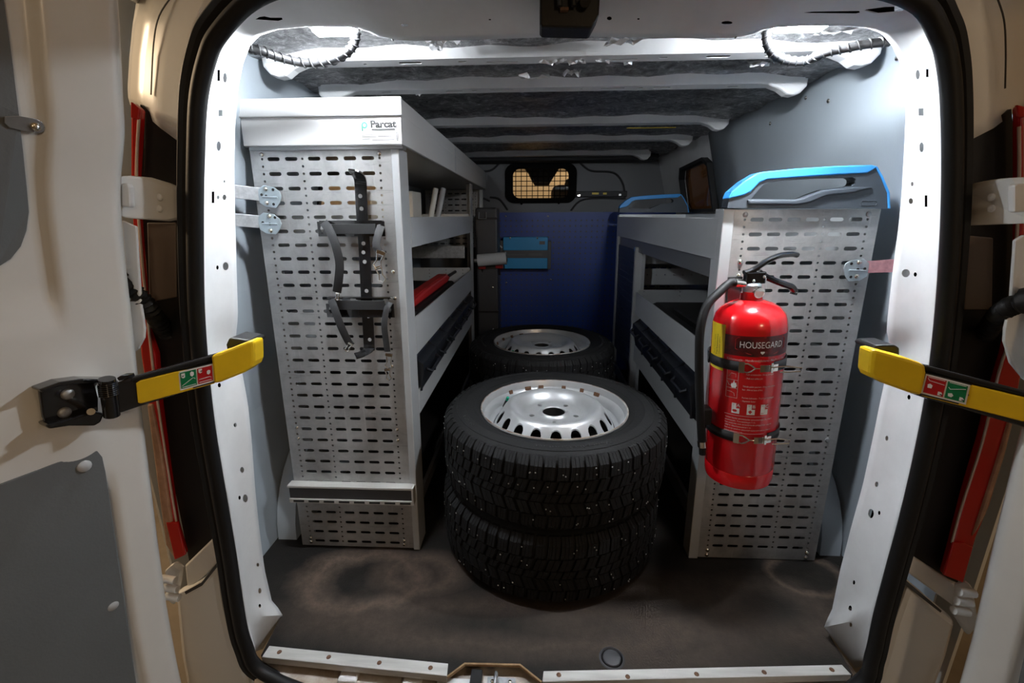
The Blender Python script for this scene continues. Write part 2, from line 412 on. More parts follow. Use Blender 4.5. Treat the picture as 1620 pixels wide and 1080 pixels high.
# ribs across the roof
def rib(k, y0, zb, holes, m, hw=.70):
    pts = [(y0-.034, zb+.030), (y0-.026, zb+.002), (y0+.016, zb), (y0+.024, zb+.030)]
    t = thing('trim_%d' % k, (0, y0, zb), None, None, kind='structure'); del_empty = t
    face = curve_fill([rect(-hw, hw, -.021, .021)]+holes, .0015)
    face.map(lambda x, y, z: (x, y0-.005+y, zb+.001-.001*(y/.021)+z)).build('rib_face', m, t)
    g = MB()
    xs = np.linspace(-hw, hw, 16)
    g.grid([[Vector((x, p[0], p[1])) for x in xs] for p in pts[:2]])
    g.grid([[Vector((x, p[0], p[1])) for x in xs] for p in pts[2:]])
    g.build('rib_web', m, t, solid=.0015)
    for sg in (-1, 1):
        q = [(sg*(hw-.12), y0, zb+.002), (sg*(hw-.09), y0, zb-.002), (sg*(hw-.06), y0, zb-.013), (sg*(hw-.040), y0, zb-.026), (sg*(hw-.022), y0, zb-.029), (sg*(hw-.004), y0, zb-.024), (sg*(hw+.012), y0, zb-.006), (sg*(hw+.014), y0, zb+.02), (sg*(hw-.12), y0, zb+.02)]
        MB().prism([Vector(p)+Vector((0, -.024, 0)) for p in q], (0, .038, 0)).build('rib_gusset', m, t, bevel=.006)
    return t
def hset(a): return [slot(s*x, y, w, h) for x, y, w, h in a for s in (-1, 1)]
rib(1, 1.215, 1.352, hset([(.36, 0, .055, .013), (.14, .006, .075, .006), (.235, 0, .02, .008), (.47, .003, .008, .008), (.05, .004, .007, .007)]), 'white_inner')
rib(2, 1.475, 1.352, hset([(.16, -.002, .07, .007), (.30, 0, .05, .010), (.24, 0, .015, .008), (.50, .002, .03, .010), (.07, .0, .010, .006)]), 'white_inner', .685)
r3 = rib(3, 2.02, 1.352, hset([(.2, 0, .06, .008), (.4, 0, .03, .008)]), 'white_inner', .69)
tp = atZ(1030, 202, 1.351); MB().box(tp.x-.10, tp.x+.10, tp.y-.006, tp.y+.006, 1.3495, 1.3515).build('yellow_tape', 'yellow_sticker', r3)
rib(4, 2.45, 1.352, hset([(.2, 0, .06, .008)]), 'white_inner', .69)
rib(5, 2.99, 1.350, hset([(.3, 0, .05, .008)]), 'white_inner', .62)
# loose torn scraps of foil hanging from the roof
SCR = [(876, 102, 1.345, .05), (846, 124, 1.346, .055), (912, 100, 1.348, .03), (905, 120, 1.35, .03), (985, 100, 1.352, .03), (952, 98, 1.352, .035), (700, 72, 1.352, .05), (728, 64, 1.355, .06), (985, 72, 1.354, .05), (1200, 105, 1.352, .04), (690, 80, 1.35, .02), (662, 150, 1.352, .015), (790, 195, 1.36, .03), (1320, 57, 1.365, .05)]
for k, (u, v, z, w) in enumerate(SCR):
    w *= 1.25
    p = atZ(u, v, z); rg = random.Random(k); rows = []
    for i in range(6):
        rows.append([p+Vector(((i-2.5)/5*w*1.1+rg.uniform(-1, 1)*w*.10, (j-2)/4*w*.55+rg.uniform(-1, 1)*w*.1, rg.uniform(-.008, .010)+.012*(j/4))) for j in range(5)])
    o = MB().grid(rows).build('foil_scrap', 'foil_bright', ceil)
# dark felt headliner and front header near the bulkhead
struct(MB().box(-.70, .70, 3.04, YB, 1.33, 1.42).build('trim_6', 'headliner_dark', bevel=.01))

# ---- bulkhead
def bulk():
    zt = 1.36
    out = [(-.95, -.1), (.95, -.1), (.95, 1.43), (-.95, 1.43)]
    a, b = atY(803, 262, YB-.01), atY(907, 318, YB-.01)
    cx, cz, w, h = (a.x+b.x)/2, (a.z+b.z)/2, b.x-a.x, a.z-b.z
    def rr(w, h, r, n=6):
        pts = []
        for sx, sy, a0 in ((1, 1, 0), (-1, 1, 90), (-1, -1, 180), (1, -1, 270)):
            for k in range(n+1):
                an = math.radians(a0+90*k/n); pts.append((cx+sx*(w/2-r)+r*math.cos(an), cz+sy*(h/2-r)+r*math.sin(an)))
        return pts
    mp = lambda x, y, z: (x, YB+z, y)
    wb = struct(curve_fill([out, rr(w*.9, h*.9, .05)], .012).map(mp).build('wall_back', 'bulkhead_grey'), 'dark grey moulded bulkhead with pressed ridges')
    # pressed ridge lines
    for line in ([(748, 271), (775, 270), (790, 258)], [(775, 312), (790, 315), (803, 332)], [(918, 258), (935, 270), (970, 273), (985, 290), (988, 312)], [(903, 333), (925, 315), (990, 314)], [(735, 315), (760, 313), (775, 318)]):
        MB().tube(smooth_path([atY(u, v, YB-.010) for u, v in line], 5), .007, 6).build('pressed_ridge', 'headliner_dark', wb, smooth=True)
    rail = MB()
    p, q = atY(911, 307, YB-.03), atY(992, 308, YB-.03)
    rail.box(p.x, q.x, YB-.03, YB-.008, p.z-.018, p.z+.018)
    ro = rail.build('lashing_rail', 'black_plastic', wb, bevel=.003)
    for u, v, m, mw in ((916, 309, 'chrome', .010), (942, 306, 'yellow_sticker', .022), (957, 306, 'yellow_sticker', .012), (981, 308, 'chrome', .008)):
        c = atY(u, v, YB-.033); MB().box(c.x-mw, c.x+mw, YB-.034, YB-.03, c.z-.006, c.z+.006).build('rail_marking', m, ro)
    wn = thing('window_1', (cx, YB, cz), None, None, kind='structure')
    curve_fill([rr(w*1.08, h*1.10, .062), rr(w*.84, h*.82, .045)], .03).map(lambda x, y, z: (x, YB-.012+z, y)).build('window_frame', 'window_frame', wn, bevel=.004)
    MB().box(cx-w*.46, cx+w*.46, YB+.004, YB+.008, cz-h*.46, cz+h*.46).build('pane', 'glass_clear', wn)
    n = 10
    for i in range(n):
        x = cx-w*.42+w*.84*(i+.5)/n; MB().cyl((x, YB-.004, cz-h*.44), (x, YB-.004, cz+h*.44), .0028, 6).build('mesh_wire', 'window_frame', wn)
    for i in range(6):
        z = cz-h*.41+h*.82*(i+.5)/6; MB().cyl((cx-w*.44, YB-.006, z), (cx+w*.44, YB-.006, z), .0028, 6).build('mesh_wire', 'window_frame', wn)
    for u, v in ((825, 322), (884, 321), (826, 257), (884, 257)):
        c = atY(u, v, YB-.012); MB().dome(c, (0, -1, 0), .008).build('bolt', 'window_frame', wn, smooth=True)
bulk()
# cab seat and mirror seen through the bulkhead window
def cab():
    s = thing('cab_seat', (.34, 3.62, -.1), 'black cab seat seen through the bulkhead window', 'seat')
    a = atY(888, 300, 3.7)
    MB().box(a.x-.16, a.x+.42, 3.56, 4.05, .25, .45).build('seat_cushion', 'black_plastic', s, bevel=.05)
    MB().box(a.x-.08, a.x+.42, 3.55, 3.72, .42, 1.22).build('backrest', 'black_plastic', s, bevel=.05)
    MB().box(a.x+.02, a.x+.30, 3.56, 3.68, 1.16, 1.27).build('headrest', 'black_plastic', s, bevel=.04)
    MB().box(a.x-.14, a.x+.40, 3.58, 4.02, -.1, .26).build('seat_base', 'black_plastic', s, bevel=.02)
    q = [(826, 262), (836, 274), (840, 283), (846, 293), (868, 293), (874, 283), (885, 266), (905, 255), (826, 250)]
    m = thing('mirror_console', (0, 4.0, 1.43), 'black overhead console hanging behind the bulkhead window', 'console')
    MB().prism([atY(u, v, 4.0) for u, v in q], (0, .10, 0)).build('console_body', 'black_plastic', m, bevel=.01)
    c = atY(855, 250, 4.05); MB().box(c.x-.06, c.x+.06, 4.02, 4.08, c.z-.02, 1.43).build('console_mount', 'black_plastic', m)
    struct(MB().box(-.9, .9, YB+.02, 5.0, -.12, -.1).build('floor_cab', 'black_plastic'))
cab()
# sliding door with its window behind the right-hand wall liner
def slide_door():
    x0 = .86
    d = thing('door_3', (x0, 2.7, 0), None, None, kind='structure')
    hole = [(2.34, 1.03), (2.74, 1.03), (2.77, 1.06), (2.76, 1.19), (2.72, 1.235), (2.38, 1.25), (2.33, 1.22)]
    lx = lambda y: wallx(y)+.004
    edge = [(2.26, z) for z in (0, .45, .8, 1.0, 1.2, 1.42)]
    curve_fill([[(YB, z) for z in (1.42, 1.2, 1.0, .8, .45, 0)]+edge, hole], .02).map(lambda x, y, z: (lx(y)+.012+z, x, y)).build('door_skin', 'white_inner', d)
    curve_fill([[(2.32, 1.015), (2.75, 1.015), (2.785, 1.05), (2.775, 1.20), (2.73, 1.25), (2.37, 1.265), (2.315, 1.235)], hole], .03).map(lambda x, y, z: (lx(y)-.012+z, x, y)).build('window_rubber', 'rubber', d)
    MB().prism([(lx(z)+.004, y, z) for y, z in hole], (.004, 0, 0)).build('pane', 'glass_dark', d)
    pts = [atX(u, v, .72) for u, v in ((1112, 190), (1100, 205), (1060, 222), (1030, 236), (1003, 244))]
    t = struct(MB().tube(smooth_path(pts, 5), .014, 8).build('trim_7', 'rubber', smooth=True))
    struct(MB().tube(smooth_path([p+Vector((-.004, 0, -.022)) for p in pts[1:]], 5), .007, 6).build('trim_8', 'white_inner', smooth=True))
slide_door()

# ================================================================== REAR OPENING FRAME
SEAL_Y = .785
OUT_L = [(405, 1036), (390, 985), (378, 900), (362, 800), (342, 690), (328, 590), (322, 500), (319, 400), (318, 300), (320, 200), (324, 140), (340, 78), (362, 38), (395, 4), (440, -16)]
OUT_R = [(1400, -16), (1442, 3), (1468, 40), (1484, 80), (1493, 150), (1495, 250), (1491, 380), (1483, 510), (1468, 620), (1447, 730), (1420, 830), (1396, 920), (1380, 990), (1368, 1046)]
IN_R = [(1352, 1056), (1303, 989), (1316, 968), (1330, 900), (1348, 830), (1366, 765), (1382, 690), (1392, 640), (1398, 612), (1408, 560), (1408, 545), (1403, 522), (1407, 480), (1414, 420), (1422, 360), (1427, 310), (1431, 240), (1434, 180), (1432, 140), (1425, 100), (1412, 72), (1395, 52), (1370, 43), (1330, 40), (1260, 41), (1215, 44), (1195, 53), (1165, 59), (1100, 60), (900, 57)]
IN_L = [(700, 64), (640, 64), (600, 58), (575, 46), (550, 42), (480, 42), (440, 46), (410, 56), (395, 72), (384, 100), (376, 140), (371, 200), (370, 260), (371, 330), (373, 400), (376, 500), (372, 540), (374, 562), (382, 585), (392, 640), (398, 700), (403, 770), (409, 830), (418, 900), (430, 952), (448, 970), (416, 1026)]
def seg_dist(p, path):
    best = 1e9
    for a, b in zip(path[:-1], path[1:]):
        ax, ay = a; bx, by = b; dx, dy = bx-ax, by-ay; L = dx*dx+dy*dy or 1
        t = max(0, min(1, ((p[0]-ax)*dx+(p[1]-ay)*dy)/L)); best = min(best, math.hypot(p[0]-ax-dx*t, p[1]-ay-dy*t))
    return best
def frame():
    outer = OUT_L+OUT_R; inner = IN_R+IN_L
    fr = thing('trim_9', (0, .8, 0), None, None, kind='structure')
    hl = [(346, 119, 2, 9, 4), (356, 123, 3.2, 8, 8), (349, 179, 3, 5, 4), (346, 231, 3.5, 8, 10), (355, 287, 1.6, 2, 8), (337, 312, 2, 9, 4), (345, 312, 2, 3, 8), (355, 312, 3, 4.5, 8), (357, 421, 4.5, 6.5, 10), (344, 423, 2, 3.5, 8), (347, 609, 2.6, 3.6, 8), (372, 672, 2.4, 3.4, 8), (383, 743, 3.2, 4.8, 8), (388, 788, 4, 6.5, 10), (379, 787, 2, 3.4, 8), (408, 893, 2, 3, 8), (411, 934, 2.6, 4.5, 8), (411, 958, 2, 3.2, 8)]
    hr = [(1452, 118, 3.4, 8, 8), (1467, 112, 2, 10, 4), (1457, 177, 4, 6, 4), (1458, 233, 3.6, 8, 10), (1443, 291, 2.2, 3.6, 8), (1441, 318, 3.4, 4.6, 8), (1465, 318, 2, 9, 4), (1433, 432, 6.5, 6.5, 10), (1448, 434, 2.6, 3.6, 8), (1438, 628, 2.6, 4, 8), (1403, 693, 2.4, 4, 8), (1387, 766, 2.8, 4.4, 8), (1378, 812, 4.4, 7.5, 10), (1391, 811, 2, 3.4, 8), (1351, 921, 2, 3.6, 8), (1345, 962, 2.8, 4.8, 8), (1346, 988, 2, 3.4, 8)]
    ht = [(640, 40, 6, 2.6, 10), (775, 31, 2, 1, 8), (964, 29, 4, 3, 8), (1010, 30, 2, 1.4, 8), (1150, 36, 9, 2.8, 10)]
    holes = []
    for u, v, ru, rv, n in hl+hr+ht:
        holes.append(circ(u, v, ru, n, rv) if n > 4 else [(u-ru, v-rv), (u+ru, v-rv), (u+ru, v+rv), (u-ru, v+rv)])
    holes.append([(388, 25), (396, 22), (415, 25), (428, 28), (446, 28), (447, 31), (440, 33), (410, 31), (393, 30)])
    holes.append([(1363, 20), (1370, 15), (1400, 11), (1425, 10), (1431, 13), (1428, 17), (1395, 20), (1368, 22)])
    def resample(path, n):
        P = [np.array(p, float) for p in path]; L = [0]
        for a, b in zip(P[:-1], P[1:]): L.append(L[-1]+np.linalg.norm(b-a))
        return [tuple(np.interp(q, L, [p[k] for p in P]) for k in (0, 1)) for q in np.linspace(0, L[-1], n)]
    iR = IN_R[::-1]                       # from header centre outwards, reversed below
    inn = IN_L[::-1]+IN_R[::-1]           # left bottom -> up -> header -> right bottom
    def cut(path, p, q): return path[path.index(p):path.index(q)+1]
    secs = [(cut(OUT_L, (405, 1036), (324, 140)), cut(inn, (416, 1026), (376, 140)), 60),
            (cut(OUT_L, (324, 140), (440, -16)), cut(inn, (376, 140), (480, 42)), 22),
            ([(440, -16), (900, -20), (1400, -16)], cut(inn, (480, 42), (1330, 40)), 50),
            (cut(OUT_R, (1400, -16), (1484, 80))+[(1493, 140)], cut(inn, (1330, 40), (1432, 140)), 22),
            ([(1493, 140)]+cut(OUT_R, (1493, 150), (1368, 1046)), cut(inn, (1432, 140), (1352, 1056)), 60)]
    rows = []
    for k, (a, b, n) in enumerate(secs):
        A, B = resample(a, n), resample(b, n)
        for i in range(n if k == len(secs)-1 else n-1):
            yi = .92 if B[i][1] > 150 else lerp(.885, .92, max(0, B[i][1])/150)
            p, q = atY(*A[i], .80), atY(*B[i], yi)
            rows.append([lerp(p, q, t)+Vector(((-1 if p.x < 0 else 1)*.010*math.sin(t*math.pi) if abs(p.x) > .5 else 0, 0, 0)) for t in (0, .12, .3, .5, .7, .88, 1)])
    def depth(u, v):
        best = None
        r = Vector(ray(u, v)).normalized(); C = Vector(CAM)
        for rw in rows:
            for p in rw:
                d = ((p-C)-r*(p-C).dot(r)).length/(p-C).length
                if best is None or d < best[0]: best = (d, p)
        return best[1].y
    skin = MB().grid(rows).build('pillar_skin', 'white_inner', fr, smooth=True, solid=.0016)
    cutb = MB()
    for h in holes:
        um = sum(p[0] for p in h)/len(h); vm = sum(p[1] for p in h)/len(h); y = depth(um, vm)
        a = [atY(u, v, y-.02) for u, v in h]; b = [atY(u, v, y+.02) for u, v in h]; n = len(h)
        cutb.add(a+b, [tuple(range(n))[::-1], tuple(range(n, 2*n))]+[(i, (i+1) % n, (i+1) % n+n, i+n) for i in range(n)])
    co = cutb.build('cutter', 'seam_line')
    bo = skin.modifiers.new('holes', 'BOOLEAN'); bo.object = co; bo.operation = 'DIFFERENCE'; bo.solver = 'EXACT'
    bpy.context.view_layer.update(); dg = bpy.context.evaluated_depsgraph_get()
    nm_ = bpy.data.meshes.new_from_object(skin.evaluated_get(dg)); skin.modifiers.clear(); skin.data = nm_
    nm_.materials.clear(); nm_.materials.append(MATS['white_inner'])
    bpy.data.objects.remove(co)
    # dark cavities behind the skin
    cav = MB()
    g = MB()                        # folded-in lip along the inner edge
    lipr = [rw[-1] for rw in rows]; rows2 = rows; rows = [lipr]
    cen = Vector((0, .9, .6))
    rows.append([p+Vector(((.055 if p.x > 0 else -.055) if abs(p.x) > .45 else 0, .03, .02 if p.z > 1.2 else 0)) for p in rows[0]])
    g.grid(rows).build('inner_lip', 'white_inner', fr, smooth=True, solid=.0015)
    # pressed weld seams
    for line in ([(368, 772), (383, 765), (397, 753)], [(388, 923), (402, 909), (415, 894)], [(1370, 769), (1388, 783), (1408, 799)], [(1336, 914), (1349, 938), (1370, 960)]):
        pts = [atY(u, v, depth(u, v)-.003) for u, v in line]
        MB().tube(smooth_path(pts, 6), .0042, 6).build('weld_seam', 'white_inner', fr, smooth=True)
        pts = [atY(u, v+4.5, depth(u, v)-.0025) for u, v in line]
        MB().tube(smooth_path(pts, 6), .0012, 5).build('seam_sealer', 'tube_grey', fr, smooth=True)  # thin grey line just below each seam
    for line in ([(580, -6), (582, 8), (598, 36)], [(585, 40), (590, 42), (600, 44), (608, 48), (622, 64)], [(1224, -4), (1220, 8), (1200, 28)], [(1212, 33), (1200, 36), (1186, 38), (1163, 60)], [(893, 45), (884, 57)], [(958, 26), (944, 48)]):
        pts = [atY(u, v, depth(u, v)-.0025) for u, v in line]
        MB().tube(smooth_path(pts, 4), .0014, 5).build('panel_joint', 'seam_line', fr)
    # pressed dimples
    for u, v, r in ((408, 934, .012), (386, 786, .014), (381, 741, .011), (1380, 810, .014), (1387, 764, .011), (1346, 960, .012)):
        c = atY(u, v, depth(u, v)-.001); n = (Vector(CAM)-c).normalized()
        u_ = n.orthogonal().normalized(); w_ = n.cross(u_)
        MB().tube([c+(u_*math.cos(a)+w_*math.sin(a))*r*.8 for a in np.linspace(0, 2*math.pi, 17)[:-1]], .0016, 5, closed=True).build('pressed_dimple', 'white_inner', fr, smooth=True)
    # recessed pads round the check strap holes
    return depth
fdepth = frame()
# black sheets inside the pillars, painted shade so the punched holes read black
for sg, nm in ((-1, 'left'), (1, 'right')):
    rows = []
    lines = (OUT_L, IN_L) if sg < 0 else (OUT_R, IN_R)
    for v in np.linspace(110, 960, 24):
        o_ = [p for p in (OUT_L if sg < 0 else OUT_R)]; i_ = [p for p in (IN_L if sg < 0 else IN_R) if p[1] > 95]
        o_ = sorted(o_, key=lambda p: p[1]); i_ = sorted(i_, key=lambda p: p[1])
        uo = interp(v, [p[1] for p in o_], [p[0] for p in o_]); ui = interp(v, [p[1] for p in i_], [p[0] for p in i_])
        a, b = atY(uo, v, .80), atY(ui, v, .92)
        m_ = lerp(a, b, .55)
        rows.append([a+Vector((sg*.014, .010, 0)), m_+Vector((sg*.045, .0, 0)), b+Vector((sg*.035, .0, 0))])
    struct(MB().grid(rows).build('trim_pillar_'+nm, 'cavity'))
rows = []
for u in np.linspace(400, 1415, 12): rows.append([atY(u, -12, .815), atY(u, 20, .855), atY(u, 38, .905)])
struct(MB().grid(rows).build('trim_header', 'cavity'))  # black sheet, painted shade behind the header holes

# rubber seal loop
sl_in = [(600, -34), (1230, -34)]
midL = [((a+b)/2, v) for a, b, v in ((412, 372, -10), (360, 318, 44), (338, 302, 85), (324, 289, 150), (319, 286, 240), (318, 285, 340), (321, 287, 480), (329, 296, 590), (341, 306, 680), (361, 320, 780), (378, 338, 880), (388, 352, 960), (402, 366, 1020), (430, 398, 1066))]
midR = [((a+b)/2, v) for a, b, v in ((1430, 1478, -10), (1470, 1518, 44), (1486, 1529, 95), (1494, 1532, 160), (1496, 1532, 260), (1492, 1529, 370), (1484, 1519, 490), (1469, 1505, 610), (1446, 1485, 720), (1420, 1463, 820), (1396, 1437, 910), (1380, 1415, 980), (1368, 1400, 1040), (1345, 1380, 1085))]
def seal():
    loop = [(u, v) for u, v in midL][::-1] + [(470, -36), (640, -44), (1000, -44), (1330, -38)] + midR
    pts = [atY(u, v, SEAL_Y) for u, v in loop]
    pts += [Vector((.5, SEAL_Y-.02, -.06)), Vector((0, SEAL_Y-.035, -.085)), Vector((-.5, SEAL_Y-.02, -.06))]
    pts = smooth_path(pts, 6, closed=True)
    s = thing('door_seal', (0, SEAL_Y, -.08), 'black rubber weatherstrip loop around the rear door opening', 'seal')
    MB().tube([p for p in pts], .0135, 10, closed=True, rb=.0135).map(lambda x, y, z: (x*.983, y-.006, .6+(z-.6)*.985)).build('bulb', 'rubber', s, smooth=True)
    MB().tube([p for p in pts], .012, 8, closed=True).map(lambda x, y, z: (x*1.018, y+.004, .6+(z-.6)*1.016)).build('outer_lip', 'rubber', s, smooth=True)
    MB().tube([p for p in pts], .010, 8, closed=True).map(lambda x, y, z: (x, y+.012, z)).build('channel', 'rubber', s, smooth=True)
seal()

# ---- sill under the floor board, aluminium edge strips
def sill():
    z = -.03
    s = thing('trim_10', (0, .75, z), None, None, kind='structure')
    MB().box(-.70, .70, .772, .93, z-.03, z).build('sill_panel', 'sill_white', s, bevel=.006)
    for u0, u1, v in ((548, 562, 1066), (648, 662, 1072), (700, 745, 1078)):
        a, b = atZ(u0-8, v, z), atZ(u1+8, v, z)
        MB().box(a.x, b.x, max(.774, a.y-.03), a.y+.004, z, z+.010).build('sill_pressing', 'white_inner', s, bevel=.004)
    for (u0, v0), (u1, v1), (u2, v2), (u3, v3), scr, lab in (
        ((426, 1021), (709, 1049), (707, 1069), (414, 1039), [(442, 1031), (520, 1039), (600, 1048), (681, 1056)], 'scuffed aluminium sill strip with four rusty screws, left of the latch'),
        ((860, 1061), (1332, 1051), (1347, 1067), (858, 1078), [(884, 1067), (993, 1070), (1102, 1066), (1209, 1063), (1316, 1059)], 'scuffed aluminium sill strip with five rusty screws, right of the latch')):
        st = thing('sill_strip', atZ(u0, v0, 0), lab, 'edge strip', 'sill strips')
        A, B, C, D = [atZ(u, v, .004) for u, v in ((u0, v0), (u1, v1), (u2, v2), (u3, v3))]
        mb = MB().prism([A, B, C, D], (0, 0, -.003)); mb.build('strip_top', 'sill_alu', st, bevel=.001)
        MB().prism([D, C, C+Vector((0, 0, -.018)), D+Vector((0, 0, -.018))], (0, .0025, 0)).build('strip_flange', 'sill_alu', st, bevel=.0008)
        for u, v in scr: MB().dome(atZ(u, v, .004), (0, 0, 1), .0055, .002).build('screw', 'screw_rust', st, smooth=True)
    struct(MB().box(-.80, .80, .60, .90, -.34, -.115).build('trim_bumper', 'panel_grey', bevel=.03))
    # striker lock in the cut-out
    lk = thing('door_striker', atZ(785, 1078, z), 'steel door striker with black block in the sill cut-out', 'latch')
    a = atZ(754, 1076, z); MB().box(a.x-.013, a.x+.013, a.y-.03, a.y+.012, z, z+.020).build('striker_block', 'black_plastic', lk, bevel=.002)
    a = atZ(785, 1077, z); MB().box(a.x-.02, a.x+.045, a.y-.03, a.y+.004, z, z+.007).build('striker_plate', 'zinc_strap', lk, bevel=.001)
    MB().tube(smooth_path([a+Vector((0, -.03, 0)), a+Vector((0, -.03, .022)), a+Vector((0, .002, .022)), a+Vector((0, .004, .0))], 4), .004, 8).build('striker_loop', 'zinc_strap', lk, smooth=True)
    for dx in (-.008, .032): MB().dome(a+Vector((dx, -.006, .007)), (0, 0, 1), .005, .003).build('bolt', 'chrome', lk, smooth=True)
sill()
# ---- header latch catch
def catch():
    c = thing('header_latch', atY(900, 20, .80), 'black door catch block bolted under the rear header', 'latch')
    q = [(854, -20), (854, 38), (857, 43), (936, 45), (948, 22), (950, -20)]
    MB().prism([atY(u, v, .80) for u, v in q], (0, .045, 0)).build('catch_body', 'black_plastic', c, bevel=.003)
    for u in (885, 907):
        MB().tube([atY(u, -16, .79), atY(u+1, 10, .79)], .004, 8).build('hook_arm', 'black_plastic', c, smooth=True)
    a = atY(893, 15, .795); MB().box(a.x-.006, a.x+.006, .792, .800, a.z-.002, a.z+.002).build('hook_tip', 'screw_rust', c)
    MB().cyl(atY(926, 2, .785), atY(926, 2, .80), .008, 12).build('bolt', 'black_gloss', c, smooth=True)
catch()

# ================================================================== OUTER BODY, LIGHTS, HINGES
def pxsheet(name, m, poly, yfun, parent=None, thick=.006, bevel=0., smooth=True):
    """solid sheet: outline measured on the photo, every corner at its own real depth"""
    front = [atY(u, v, yfun(u, v)) for u, v in poly]
    return MB().prism(front, (0, thick, 0)).build(name, m, parent, bevel=bevel)
def body(side):
    L = side < 0
    nm = 'left' if L else 'right'
    b = thing('wall_quarter_'+nm, (side*.75, .85, 0), None, None, kind='structure')
    S = (lambda p: p) if L else None
    if L:
        cols = [[(352, -40), (318, 40), (303, 90), (294, 150), (292, 200), (292, 230)], [(300, -40), (268, 40), (256, 90), (250, 150), (250, 185), (256, 203)], [(255, -40), (232, 40), (225, 90), (222, 140), (222, 158), (228, 178)], [(225, -40), (212, 40), (207, 90), (204, 140), (205, 155), (208, 166)]]
        ys = [.80, .815, .835, .90]
    else:
        cols = [[(1470, -40), (1505, 40), (1520, 90), (1527, 150), (1527, 200), (1527, 225)], [(1520, -40), (1545, 40), (1556, 90), (1562, 140), (1565, 180), (1570, 203)], [(1560, -40), (1580, 40), (1588, 90), (1593, 140), (1597, 165), (1600, 180)], [(1640, -40), (1650, 40), (1650, 90), (1650, 120), (1650, 140), (1650, 150)]]
        ys = [.80, .815, .835, .90]
    dense = []
    for i in range(len(cols)-1):
        for t in np.linspace(0, 1, 5)[:(5 if i == len(cols)-2 else 4)]:
            dense.append([atY(lerp(cols[i][k][0], cols[i+1][k][0], t), lerp(cols[i][k][1], cols[i+1][k][1], t), lerp(ys[i], ys[i+1], t)) for k in range(6)])
    MB().grid(dense).build('upper_quarter', 'white_paint', b, smooth=True, solid=.004)
    # joint round the fuel-flap-like cover panel
    ln = [(275, -10), (252, 25), (243, 70), (239, 150)] if L else [(1575, -10), (1588, 30), (1591, 80), (1590, 140)]
    MB().tube(smooth_path([atY(u, v, .815) for u, v in ln], 5), .0012, 5).build('panel_joint', 'seam_line', b)
    # black inner corner behind the lamp
    q = [(222, 165), (292, 222), (300, 500), (322, 700), (352, 880), (300, 890), (262, 700), (230, 500), (216, 300)] if L else [(1600, 172), (1520, 222), (1508, 480), (1480, 700), (1430, 880), (1515, 922), (1575, 700), (1605, 500), (1612, 300)]
    pxsheet('lamp_recess', 'black_plastic', q, lambda u, v: .822, b, .01)
    q = [(232, 352), (278, 352), (279, 470), (236, 478)] if L else [(1529, 372), (1572, 376), (1570, 490), (1525, 490)]
    pxsheet('inner_panel', 'inner_body', q, lambda u, v: .819, b, .004, bevel=.002)
    # lower quarter and bumper corner
    if L:
        pxsheet('lower_quarter', 'white_paint', [(292, 895), (338, 850), (352, 872), (346, 892), (296, 935)], lambda u, v: .815, b, .02, bevel=.004)
        pxsheet('bumper_corner', 'white_paint', [(275, 940), (298, 932), (318, 920), (342, 890), (352, 960), (367, 1022), (394, 1075), (404, 1120), (300, 1120), (285, 1040)], lambda u, v: .80, b, .03, bevel=.012)
        pxsheet('bumper_joint', 'seam_line', [(292, 936), (318, 922), (346, 886), (349, 890), (320, 926), (294, 940)], lambda u, v: .792, b, .002)
    else:
        pxsheet('lower_quarter', 'white_paint', [(1432, 872), (1525, 932), (1530, 985), (1510, 960), (1428, 900)], lambda u, v: .815, b, .02, bevel=.004)
        pxsheet('bumper_corner', 'white_paint', [(1438, 920), (1490, 965), (1515, 985), (1500, 1040), (1470, 1120), (1374, 1120), (1400, 1040), (1415, 985)], lambda u, v: .80, b, .03, bevel=.012)
        pxsheet('bumper_joint', 'seam_line', [(1430, 915), (1490, 966), (1488, 969), (1428, 922)], lambda u, v: .792, b, .002)
body(-1); body(1)

def tail_light(side):
    L = side < 0
    if L:
        red = [(206, 160), (221, 172), (220, 200), (214, 300), (222, 400), (232, 520), (246, 560), (252, 640), (262, 720), (278, 830), (292, 878), (280, 884), (268, 820), (250, 720), (234, 640), (222, 560), (212, 400), (206, 300)]
        rim = [(218, 185), (214, 275), (220, 380), (236, 545), (248, 640), (268, 770), (277, 825)]
        amb = [(232, 640), (240, 640), (256, 720), (272, 830), (277, 886), (262, 862), (248, 760)]
        low = [(262, 826), (281, 826), (293, 878), (276, 886)]
        lab = 'tall red tail light between the open left door and the black body recess'
        top = [(206, 160), (221, 172), (219, 190), (206, 186)]
    else:
        red = [(1614, 166), (1622, 170), (1622, 500), (1622, 560), (1608, 640), (1590, 720), (1566, 800), (1545, 850), (1525, 922), (1494, 910), (1508, 858), (1528, 780), (1552, 700), (1572, 620), (1590, 560), (1604, 500), (1613, 400), (1614, 280)]
        rim = [(1614, 200), (1613, 330), (1600, 520), (1582, 590), (1556, 700), (1524, 800), (1508, 858)]
        amb = [(1600, 660), (1608, 650), (1590, 722), (1560, 815), (1540, 850), (1560, 790), (1582, 720)]
        low = [(1508, 858), (1528, 860), (1540, 866), (1524, 922), (1493, 910)]
        top = [(1610, 165), (1622, 168), (1622, 186), (1611, 186)]
        lab = 'tall red tail light beside the right-hand hinge and yellow strap'
    t = thing('tail_light', atY(*red[4], .80), lab, 'tail light', 'tail lights')
    pxsheet('lens', 'tail_red', red, lambda u, v: .802, t, .014, bevel=.004)
    MB().tube(smooth_path([atY(u+(2 if L else -2), v, .800) for u, v in rim], 4), .0022, 6).build('lens_rim', 'tail_clear', t, smooth=True)
    pxsheet('side_lens', 'tail_amber', amb, lambda u, v: .797, t, .010, bevel=.003)
    pxsheet('reflector', 'tail_red', low, lambda u, v: .796, t, .006, bevel=.002)
    pxsheet('lens_cap', 'tail_red', top, lambda u, v: .797, t, .006, bevel=.002)
    return t
